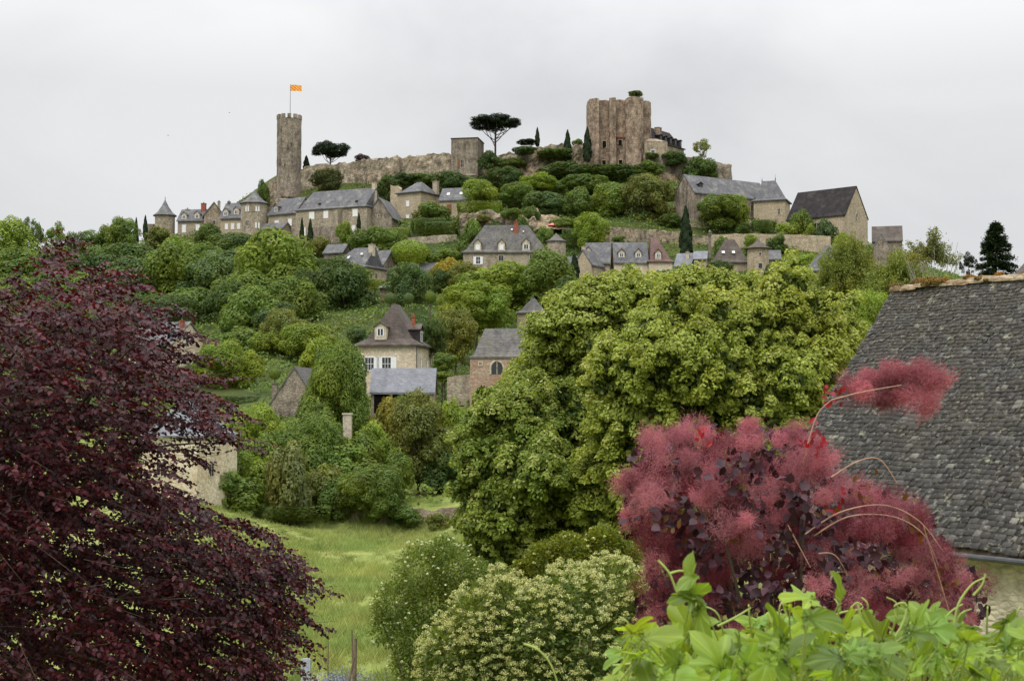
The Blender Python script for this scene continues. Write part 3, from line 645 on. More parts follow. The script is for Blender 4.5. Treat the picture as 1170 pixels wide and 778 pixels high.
# ---- lower hamlet
h = H_('dormered_house', 'cream house with a tall brown hipped roof and white shuttered windows', 409, 394, 201.5, 476, -10, 10.5, 7.5, 6.1, kind='hip', axis='y', hips=(3.4, 3.2), wall='stone_cream', roof='slate_brown', ov=.55, flare=.24)
h.dormer(.37, 1.0, 1.7, 1.6, 'open', mat=M['stone_light'], pk=.5, rise=.55)
h.win(.20, 4.8, 1.25, 1.75, 'open', bars=2); h.win(.49, 4.8, 1.25, 1.75, 'open', bars=2)
h.dormer(.3, .2, 1.8, 2.1, 'white', mat=M['slate_dark'], face='R', rise=.7); h.win(.25, 4.3, .9, 2.4, 'shut', 'R'); h.win(.62, 4.3, .9, 2.4, 'shut', 'R')
h.chimney(.12, .75, 3.2, .9, .9, 'brick'); h.chimney(h.L-1.2, .28, 4.0, .45, .45, 'brick', zb=h.H+1); h.skylight(.01, .01, .01, .01) if False else None
k = MB(); k.tube([(h.L+.03, -.1, 7.3), (h.L+.03, -.1, 0)], .07, 6); k.build('downpipe', M['lead'], h.e)
h = H_('outbuilding', 'long low outbuilding with a blue grey slate roof before the cream dormered house', 424, 447.5, 187, 496, 0, 5.6, 2.8, 2.9, wall='stone_tan', roof='slate_blue', ov=.35, cat='outbuilding')
k = MB(); k.box(.4, h.L-.6, -.06, .0, 0, 2.45); k.build('doorway_shade', M['dark'], h.e)  # flat dark panel on the wall, paints the shade of the open front
h = H_('chapel_barn', 'pinkish stone building with an arched window and an old lauze roof', 537, 407.5, 186, 604, -4, 7.5, 6.2, 3.9, kind='hip', hips=(1.6, .3), wall='stone_pink', roof='slate_old', ov=.12, cat='building')
T = h.T('F'); u = (568-537)*186/F; pr = [(-.75, 3.9), (.75, 3.9)]+[(.75*math.cos(a), 4.7+.95*math.sin(a)) for a in np.linspace(0, math.pi, 9)]
m_ = MB(); m_.poly([T(u+a, .03, b) for a, b in pr]); wn = m_.build('window', M['glass'], h.e)
m_ = MB(); m_.tube([T(u+a*1.15, .05, b) for a, b in pr[2:]]+[T(u-.86, .05, 3.9)], .13, 5); m_.tube([T(u, .05, 3.9), T(u, .05, 5.6)], .05, 4); m_.build('window_arch', M['stone_light'], h.e)
h.win((549-537)*186/F, 5.3, .3, .35)
stone_wall('garden_wall', 'rubble garden wall joined to the left of the pinkish building', [(511, 430, 188), (538, 427.5, 187)], 4, 'stone', jag=.15, amp=.06, cat='wall')
h = H_('pavilion', 'little pavilion whose grey pyramid roof rises behind the lime tree', 591, 357, 240, 624, -8, 4.8, 4, 2.8, kind='hip', hips=(2.4, 2.4), wall='stone_tan', roof='slate_old', ov=.3, flare=.2, cat='pavilion'); h.finial(h.L/2, 2.2, .5)
h = H_('farmhouse', 'cream house with a grey roof and chimney partly behind the purple beech', 146, 393, 226, 197, -22, 9, 6, 3.4, wall='stone_cream', roof='slate', kind='gable', ov=.5)
h.chimney(h.L-.5, .35, 3.6, .6, .6, 'brick'); h.win(.3, 4, 1, 1.4, 'shut'); h.win(.5, 4, .01, .01, 'shut', 'R') if False else None
h = H_('stone_house', 'cream walled house with a steep slate roof seen through the purple beech', 162, 497, 141, 226, -16, 8.5, 7.5, 3.9, wall='stone_cream', roof='slate_blue', kind='hip', hips=(2.6, 3.2), ov=.3)
h.win(.35, 4.2, .8, 1.2); h.win(.35, 4, .8, 1.2, 'pane', 'R')
h = H_('stone_barn', 'stone barn with a bare grey gable behind the shrubs left of the green tree', 306, 467, 190, 366, -8, 9, 4, 5.3, axis='y', wall='stone_grey', roof='slate_old', ov=.15, cat='barn')
h.win(.68, 4.9, .7, 1.0, 'pane')
k = MB(); k.box(-.5, .5, -.45, .45, -1.4, 1.7); k.box(-.6, .6, -.55, .55, 1.7, 1.9)
o = k.build('gate_pillar', M['stone_light']); o.location = P(397, 490, 170); tag(o, 'pale stone gate pillar at the foot of the green tree left of the outbuilding', 'pillar')
stone_wall('low_wall', 'crumbling low stone wall between the meadow and the terrace above', [(400, 583, 152), (430, 584, 151.5), (470, 582, 151.5), (528, 580, 152)], 2.4, 'stone_ivy', jag=.35, amp=.25, step=.5)
stone_wall('low_wall', 'low garden wall in the lawn below the bright green tree', [(225, 459, 204), (300, 460, 202), (318, 462, 200)], 1.6, 'stone_grey', jag=.1, amp=.08, step=.5)
h = H_('neighbour_house', 'house behind the moss topped roof showing only a slate slope at the right edge', 1150, 330, 70, 1230, -12, 7, 4, 1.9, wall='stone_tan', roof='slate_brown', kind='hip', hips=(1.6, 1.5))

# ---- castle
c = P(330, 206, 400); e = empty('castle_tower', c, 'tall round battlemented tower flying a flag at the left end of the castle', 'tower')
r = 14*400/F; k = MB(); N = 48
V = []; Fs = []; rows = 26; Ht = (206-136)*400/F
for j in range(-8, rows+1):
    z = Ht*j/rows
    for i in range(N):
        a = 2*math.pi*i/N; rr = r*(1.0 if j > 0 else 1.0-.012*j)+.09*fbm(math.cos(a)*2, math.sin(a)*2, z*.5); V.append((rr*math.cos(a), rr*math.sin(a), z))
nr = rows+9
for j in range(nr-1):
    for i in range(N): Fs.append((j*N+i, j*N+(i+1) % N, (j+1)*N+(i+1) % N, (j+1)*N+i))
Fs.append(tuple((nr-1)*N+i for i in range(N)))
k.faces(V, Fs); k.build('shaft', M['stone_grey'], e)
for q in range(12):
    a = 2*math.pi*(q+.3)/12; m_ = MB()
    pts = []
    for da in (-.15, -.05, .05, .15):
        pts.append((a+da))
    Vv = []
    for z in (Ht-.05, Ht+1.15):
        for rr in (r+.12, r-.5):
            for w_ in pts: Vv.append((rr*math.cos(w_), rr*math.sin(w_), z))
    Fm = [(0, 1, 9, 8), (1, 2, 10, 9), (2, 3, 11, 10), (3, 7, 15, 11), (7, 6, 14, 15), (6, 5, 13, 14), (5, 4, 12, 13), (4, 0, 8, 12), (8, 9, 13, 12), (9, 10, 14, 13), (10, 11, 15, 14)]
    m_.faces(Vv, Fm); m_.build('merlon', M['stone_grey'], e)
for ang, z in ((-100, 3), (-70, 9), (-120, 13)):
    a = R(ang); m_ = MB(); m_.box(-.12, .12, -.1, .06, z, z+1.1, lambda x, o, zz: ((r+o+.06)*math.cos(a)-x*math.sin(a), (r+o+.06)*math.sin(a)+x*math.cos(a), zz)); m_.build('arrow_slit', M['glass'], e)
b = P(331.5, 134, 400); e = empty('flagpole', b, 'thin pole on the round battlemented tower flying an orange and yellow striped flag', 'flagpole')
hp = (134-96)*400/F
k = MB(); k.tube([(0, 0, -.5), (0, 0, hp)], [.09, .05], 6); k.build('pole', M['lead'], e)
fw, fh = 3.1, 1.75; nxs, nzs = 24, 14
V = []; Fr = []; Fy = []
for j in range(nzs+1):
    for i in range(nxs+1):
        x = fw*i/nxs; V.append((.05+x, .18*math.sin(x*2.6+j*.08)*x/fw*2, hp-.1-fh+fh*j/nzs-.05*x))
me = bpy.data.meshes.new('flag'); fc = []; mi = []
for j in range(nzs):
    for i in range(nxs):
        a = j*(nxs+1)+i; fc.append((a, a+1, a+nxs+2, a+nxs+1)); mi.append(int((i+j*1.2)//4) % 2)
me.from_pydata(V, [], fc); me.materials.append(M['flag_red']); me.materials.append(M['flag_yel']); me.polygons.foreach_set('material_index', mi); me.update(); obj('flag', me, e)

stone_wall('curtain_wall', 'long broken castle rampart running right from the round flag tower', [(306, 214, 398), (312, 205, 398), (330, 201, 399), (352, 191, 400), (372, 187, 402), (400, 185, 404), (430, 182, 404), (462, 178.5, 404), (495, 176.5, 405), (518, 175.5, 405)],
           [12, 15, 14, 15, 13, 12, 11, 10, 10, 10], 'stone_far', thick=2.2, jag=1.1, amp=.4, step=.7, cat='rampart')
stone_wall('curtain_wall', 'overgrown rampart between the flat topped square tower and the keep', [(552, 178, 405), (575, 176, 404), (600, 172, 404), (618, 166, 404), (650, 166, 405), (676, 165, 406)], [13, 12, 12, 12, 12, 12], 'stone_ivy', thick=2, jag=1.3, amp=.5, step=.7, cat='rampart')
# square gate tower
h = H_('square_tower', 'flat topped grey square tower midway along the castle rampart', 515.5, 158, 404, 545.5, -10, 9, 16, .3, kind='hip', hips=(.5, .5), wall='stone_grey', roof='slate_dark', ov=.15, cat='tower')
h.win(.42, 8.6, .9, 2.2, 'pane'); k = MB(); T = h.T('F'); k.box(h.L*.25, h.L*.35, .01, .1, 7.5, 9.8, T); k.build('shutter', M['wood_door'], h.e)
k = MB(); k.box(h.L*.55, h.L*.92, -.05, .05, 5.2, 5.5, T); k.build('ledge', M['stone_light'], h.e)
k = MB(); k.box(-.3, h.L+.3, -.35, -.05, 15.6, 16.2)
# keep
c = P(672, 192, 399); e = empty('keep', c, 'massive ruined square keep with tall ribbed buttresses on the right of the hilltop', 'castle keep')
pts = [(0, 9), (0, 2.4), (.6, .6), (1.8, -.2), (3.1, -.2), (3.2, 2.0), (6.0, 2.0), (6.1, .1), (6.9, -.4), (7.9, .1), (8.0, 2.0), (10.6, 2.0), (10.7, .2), (11.4, -.4), (13.2, -.6), (15.0, -.4), (15.7, .3), (15.8, 3.9), (17.5, 3.9), (18.3, 4.4), (18.3, 9)]
tops = [19.8, 19.9, 20, 20.2, 20.2, 20.0, 20.2, 20.3, 20.3, 20.3, 20.1, 19.9, 20.0, 20.3, 20.5, 20.4, 20.2, 20.1, 20.3, 20.1, 19.8]
V, Fs = plan_solid(pts, [-6]*len(pts), [z-.3 for z in tops], step=.6, amp=.14, jag=.5)
k = MB(); k.faces(V, Fs); k.build('walls', M['stone_keep'], e)
for x, z, w_, hh in ((4.7, 7.0, 1.1, 2.0), (9.2, 7.6, 1.0, 1.4), (4.6, 1.6, 1.0, 1.7), (9.3, 1.6, 1.0, 1.9)):
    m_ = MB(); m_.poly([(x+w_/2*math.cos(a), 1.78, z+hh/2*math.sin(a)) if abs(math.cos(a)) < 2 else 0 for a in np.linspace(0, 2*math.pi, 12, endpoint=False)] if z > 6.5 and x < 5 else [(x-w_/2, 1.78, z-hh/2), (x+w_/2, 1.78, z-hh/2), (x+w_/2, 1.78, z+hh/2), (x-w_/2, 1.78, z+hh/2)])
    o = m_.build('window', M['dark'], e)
    m_ = MB()
    for q in ((x-w_/2-.2, x-w_/2, z-hh/2, z+hh/2+.2), (x+w_/2, x+w_/2+.2, z-hh/2, z+hh/2+.2), (x-w_/2, x+w_/2, z+hh/2, z+hh/2+.2)): m_.box(q[0], q[1], 1.65, 2.1, q[2], q[3])
    m_.build('window_frame', M['stone_tan'], o)
m_ = MB(); m_.box(8.1, 10.5, 1.6, 2.1, 8.9, 9.25); m_.build('lintel', M['brick'], e)
# manor behind the keep
h = H_('castle_manor', 'castle lodging with a dark dormered mansard roof behind the right of the keep', 744, 160, 405, 783, 52, 8, 9, 5.0, kind='hip', hips=(2.5, 1.5), wall='stone_far', roof='slate_dark', ov=.4, cat='manor')
for u in (.3, .45, .6, .75, .9): h.dormer(u, .3, 1.3, 1.9, 'dark', mat=M['slate_dark'], rise=.2, pk=.6)
h.chimney(.42, .3, 4.9, 1.8, 1.4, 'stone_keep', pot=False)
h = H_('castle_annex', 'square tan annex at the right foot of the keep', 737, 161, 398, 764, 10, 6, 9, 1.2, kind='hip', hips=(2, 2), wall='stone_far', roof='stone_far', ov=.02, cat='building')
h.win(.35, 5.9, 1.0, 1.2, 'white'); h.win(.85, 5.0, .7, 1.0)
stone_wall('rampart', 'grassy topped rampart under the castle lodging on the right of the hilltop', [(735, 178, 398), (765, 177, 397), (790, 180, 396), (815, 184, 395), (834, 188, 394), (836, 188, 402)], [8, 9, 10, 12, 14, 14], 'stone_grey', thick=2, jag=.5, amp=.35, cat='rampart')
# cliff faces
def cliff(name, x0, x1, yt, yb, Y0, Y1, seed, nseg=60, rows=22):
    V = []; Fs = []
    for i in range(nseg+1):
        f = i/nseg; pxx = x0+(x1-x0)*f
        for j in range(rows+1):
            g = j/rows; env = math.sin(math.pi*min(max(f, .02), .98))**.4
            p = P(pxx, yb+(yt-yb)*g*env, Y0+(Y1-Y0)*g)
            d = 1.5*fbm(p[0]*.17+seed, p[2]*.2, p[1]*.1)+.5*fbm(p[0]*.6, p[2]*.6, seed)
            V.append((p[0]+.3*d, p[1]-d-1.0*env+.8, p[2]+.35*d))
    for i in range(nseg):
        for j in range(rows): a = i*(rows+1)+j; Fs.append((a, a+rows+1, a+rows+2, a+1))
    k = MB(); k.faces(V, Fs); o = k.build(name, M['rock']); tag(o, kind='structure'); return o
cliff('rock_outcrop', 680, 795, 194, 240, 378, 396, 1)
cliff('rock_outcrop', 300, 345, 226, 262, 387, 397, 5)
cliff('rock_outcrop', 560, 640, 186, 205, 397, 402, 9)
cliff('rock_outcrop', 590, 650, 245, 262, 342, 350, 21)
# ------------------------------------------------------------------ vegetation
def nrm3(P_, f=2.3, s=0):
    """cheap smooth pseudo noise for arrays"""
    x, y, z = P_[:, 0]*f+s, P_[:, 1]*f+s*1.7, P_[:, 2]*f-s
    return (np.sin(x*1.3+np.sin(y*1.7+1.1))*np.cos(z*1.1+np.sin(x*.9))+.6*np.sin(y*2.3+z*1.9+s)*np.cos(x*2.1-z))/1.6
def lobes_leaves(L, nleaf, leaf, asp=.7, up=.35, shell=.16, bump=.2, jit=.55, cull=.72, seed=0):
    """leaf faces over a set of lobes L (x,y,z,r); hidden inner ones culled"""
    w = L[:, 3]**2; q = rng.choice(len(L), int(nleaf*1.7), p=w/w.sum()); d = rdir(len(q))
    ok = d[:, 2] > -.75; q, d = q[ok], d[ok]
    r = L[q, 3]*(1+bump*nrm3(d+L[q, :3]*3, 4.5, seed))*(1-shell*rng.random(len(q))**1.5)
    C = L[q, :3]+d*r[:, None]
    keep = np.ones(len(C), bool)
    for l in L:
        dd = np.linalg.norm(C-l[:3], axis=1); keep &= dd > l[3]*cull
    C, d = C[keep][:nleaf], d[keep][:nleaf]; n = len(C)
    N = d+rdir(n)*jit+np.array([0, 0, up])
    V, Fs = diamonds(C, N, leaf*(.6+.8*rng.random(n)), leaf*asp*(.6+.8*rng.random(n)))
    lv = rng.normal(0, .17, len(L)); global LV
    LV = np.clip(lv[q[keep][:nleaf]]+rng.normal(.5, .2, n), 0, 1)
    return V, Fs, n
def proto(seed, n_l=64, nleaf=13000, leaf=.042, rl=(.13, .36), rad=.78, flat=1.0, **k):
    d = rdir(n_l); d[:, 2] = np.where((d[:, 2] < -.3)&(rng.random(n_l) < .4), -d[:, 2], d[:, 2])
    d = unit(d); rr = rad*rng.random(n_l)**.33
    r = rng.uniform(rl[0], rl[1], n_l); c = d*rr[:, None]; c[:, 2] *= flat
    L = np.concatenate([c, r[:, None]], 1)
    V, Fs, n = lobes_leaves(L, nleaf, leaf, seed=seed, **k)
    return npmesh('crown', V, Fs, M['leaf'], LV)
PR = {}
PR['broad'] = [proto(i) for i in range(5)]
PR['fine'] = [proto(10+i, n_l=90, nleaf=15000, leaf=.034, rl=(.10, .28), rad=.84, bump=.35) for i in range(3)]
PR['airy'] = [proto(20+i, n_l=50, nleaf=4200, leaf=.04, rl=(.10, .24), rad=.85, jit=1, cull=.1, shell=.7) for i in range(3)]
PR['bush'] = [proto(30+i, n_l=42, nleaf=7500, leaf=.055, rl=(.16, .38), rad=.76, bump=.35) for i in range(4)]
PR['near'] = [proto(40+i, n_l=130, nleaf=42000, leaf=.024, rl=(.09, .26), rad=.82, bump=.35) for i in range(3)]
def clipped(seed, box=False):
    n = 5200; d = rdir(n)
    if box: p = d/np.max(np.abs(d), axis=1)[:, None]*(.9+.08*rng.random(n)[:, None]); N = d
    else: p = d*(.93+.05*rng.random(n)[:, None]+.03*nrm3(d, 5, seed)[:, None]); N = d
    V, Fs = diamonds(p, N+rdir(n)*.45, .05*np.ones(n), .035)
    return npmesh('crown', V, Fs, M['leaf'], rng.random(n))
PR['clipped'] = [clipped(1)]; PR['hedge'] = [clipped(2, True), clipped(3, True)]
def cyp(seed):
    n = 5200; z = rng.random(n)*2-1; a = rng.random(n)*2*math.pi
    pr = (np.clip((1-z), 0, 2)**.62)*np.clip((z+1.04), 0, 1)**.25*.66*(1+.2*np.sin(a*3+z*9+seed)+.12*np.sin(a*5-z*17))
    C = np.stack([pr*np.cos(a), pr*np.sin(a), z+.03*rng.normal(size=n)], 1)
    N = np.stack([np.cos(a), np.sin(a), .1+0*a], 1)+rdir(n)*.5
    T_ = np.array([0, 0, 1.])+rdir(n)*.4
    V, Fs = leaves(C, T_, N, .09, .11, .1)
    return npmesh('crown', V, Fs, M['leaf_con'], np.repeat(rng.random(n), 2))
PR['cypress'] = [cyp(0), cyp(4)]
def umb(seed):
    L = []
    for i in range(85):
        a = rng.random()*6.283; r = .92*math.sqrt(rng.random()); L.append((r*math.cos(a), r*math.sin(a), (1.1*rng.random()-.35)*math.sqrt(max(0, 1-r*r))-.1, .17+.08*rng.random()))
    V, Fs, n = lobes_leaves(np.array(L), 20000, .034, seed=seed, up=.6, shell=.4, cull=.4)
    return npmesh('crown', V, Fs, M['leaf_con'], rng.random(n))
PR['umbrella'] = [umb(0), umb(3)]
def conif(seed, n=15000):
    C = []; A = []
    for q in range(170):
        z = rng.random()**.8; a = rng.random()*6.283; ln = (1-z)**.75*.95*(.75+.4*rng.random())+.05
        m_ = int(40+240*ln); s = rng.random(m_)**.7*ln
        p = np.stack([s*math.cos(a), s*math.sin(a), 2*z-1+.16*s*(1 if z > .5 else .2)-.25*s*s], 1)+rng.normal(size=(m_, 3))*.045*np.array([1, 1, .7])
        C.append(p); A.append(np.tile([math.cos(a), math.sin(a), .1], (m_, 1)))
    C = np.concatenate(C); A = np.concatenate(A)+rdir(len(C))*.5
    V, Fs = leaves(C, A, np.tile([0, 0, 1.], (len(C), 1))+rdir(len(C))*.4, .075, .022, .2)
    return npmesh('crown', V, Fs, M['leaf_con'], np.repeat(rng.random(len(C)), 2))
PR['conifer'] = [conif(0), conif(5)]
def birchy(seed, n=9000, sparse=False):
    C = []
    for q in range(150 if not sparse else 30):
        d = rdir(1)[0]; d[2] = abs(d[2])*1.3-.35; tip = d*(.35+.6*rng.random()); m_ = n//(150 if not sparse else 30)
        s = rng.random(m_); hang = rng.random(m_)**1.5*(.35 if not sparse else .16)
        p = tip*(.25+.75*s[:, None])+rng.normal(size=(m_, 3))*(.05 if not sparse else .035); p[:, 2] -= hang*s
        C.append(p)
    C = np.concatenate(C)
    V, Fs = diamonds(C, rdir(len(C))+np.array([0, -.3, .3]), .022+.012*rng.random(len(C)), .014)
    return npmesh('crown', V, Fs, M['leaf'], rng.random(len(C)))
PR['birch'] = [birchy(0, 60000), birchy(2, 60000)]; PR['thin'] = [birchy(5, 6500, True)]

GN = dict(g=(.115, .185, .038), b=(.165, .245, .038), d=(.056, .10, .025), o=(.13, .16, .042), s=(.092, .155, .058), y=(.30, .27, .035), l=(.17, .25, .035), k=(.018, .034, .013), p=(.05, .03, .035), w=(.17, .21, .085), u=(.082, .14, .032))
cnt = {}
def limb_mesh(base, ctr, rx, rz, r0, n=6, spread=.55, fork=.35):
    b = np.zeros(3); c = ctr-base; top = c+np.array([0, 0, rz*.35]); L = [(bez(b, (b+top)/2+np.array([rx*.06, 0, 0]), top, 6), np.linspace(r0, r0*.25, 6))]
    for i in range(n):
        a = 2*math.pi*(i+random.random()*.6)/n; f = fork+.4*random.random(); s = b+(top-b)*f*.9
        e_ = c+np.array([math.cos(a)*rx*spread, math.sin(a)*rx*spread, rz*(-.2+.7*random.random())]); mid = (s+e_)/2+np.array([0, 0, -.08*rz])
        L.append((bez(s, mid, e_, 5), np.linspace(r0*.5, r0*.12, 5)))
    return tubes(L, 6)
def plant(kind, px, py, rx, ry, Y, col, label, name=None, cat=None, group=None, trunk=True, ryz=None, bark='bark'):
    sc = Y/F; c = P(px, py, Y); gr = (1.24 if (px < 420 and 240 < Y < 375 and kind != 'bush') else 1.12) if kind in ('broad', 'fine', 'bush') else 1.0; X = rx*sc*gr; Z = ry*sc*gr*(1.12 if kind in ('broad', 'fine') and 150 < Y < 375 else 1); D = (ryz or rx)*sc*gr
    gz = g1(c[0], Y)
    if gz > c[2]+Z*.2: print('SUNK', label[:40], round(gz-c[2], 1), 'rz', round(Z, 1))
    low = c[2]-Z-gz
    if low > -.3*Z and ((kind == 'bush' and low < 3.2*Z and Y < 395) or (kind in ('near', 'fine', 'broad') and 145 < Y < 182 and px != 478)):
        top_ = c[2]+Z; Z = (top_-gz)/2*1.1; c[2] = top_-Z
    bz = min(gz-.1, c[2]-Z*.6)
    if gz < c[2]-Z*1.0-6: print('HIGH', label[:40], round(c[2]-Z-gz, 1))
    if kind in ('cypress', 'conifer', 'clipped', 'hedge'): bz = min(gz, c[2]-Z)
    base = np.array([c[0], Y, bz])
    nm = name or dict(bush='shrub', clipped='clipped_shrub', hedge='hedge', cypress='cypress', umbrella='umbrella_pine', conifer='conifer', birch='birch_tree', thin='birch_tree').get(kind, 'tree')
    ct = cat or nm.replace('_', ' ')
    e = empty(nm, base, label, ct, group)
    ms = PR[kind]; me = ms[cnt.get(kind, 0) % len(ms)]; cnt[kind] = cnt.get(kind, 0)+1
    o = obj('crown' if kind not in ('bush', 'clipped', 'hedge') else 'foliage', me, e, c-base, tuple(np.array(GN[col] if isinstance(col, str) else col)*(.88+.24*random.random())))
    o.scale = (X, D, Z)
    if kind != 'hedge': o.rotation_euler.z = random.random()*6.28 if abs(X-D) < .1 else random.choice((0, math.pi))
    r0 = max(.05, min(.35, X*.06))
    if kind in ('cypress', 'conifer'):
        V, Fs = tubes([(np.array([[0, 0, -.3], [0, 0, (c[2]-bz)+Z*.5]]), [r0*2, .03])], 7)
    elif kind == 'umbrella':
        b0 = np.zeros(3); cc = c-base; L = [(np.array([b0-[0, 0, .5], cc*np.array([1, 1, .55]), cc+[0, 0, -Z*.2]]), [X*.05, X*.042, X*.03])]
        for i in range(9):
            a = i*2.399; f = .5+.3*random.random(); s = cc*f*np.array([1, 1, 1]); q = .45+.4*random.random()
            en = cc+np.array([math.cos(a)*X*q, math.sin(a)*X*q, Z*(.0+.25*random.random())]); L.append((bez(s, (s+en)/2+np.array([math.cos(a)*X*.15, math.sin(a)*X*.15, -Z*.25]), en, 6), np.linspace(X*.018, X*.008, 6)))
        V, Fs = tubes(L, 6)
    elif kind in ('clipped', 'hedge'):
        V, Fs = tubes([(np.array([[0, 0, -.2], [0, 0, c[2]-bz]]), [.12, .06])], 6)
    elif kind == 'thin':
        V, Fs = limb_mesh(base, c, X, Z, r0*.55, 16, .7, .35)
    else: V, Fs = limb_mesh(base, c, X, Z, r0, 5 if kind == 'bush' else 7)
    obj('trunk' if kind not in ('bush', 'clipped', 'hedge') else 'stem', npmesh('trunk', V, Fs, M[bark], smooth=True), e)
    return e

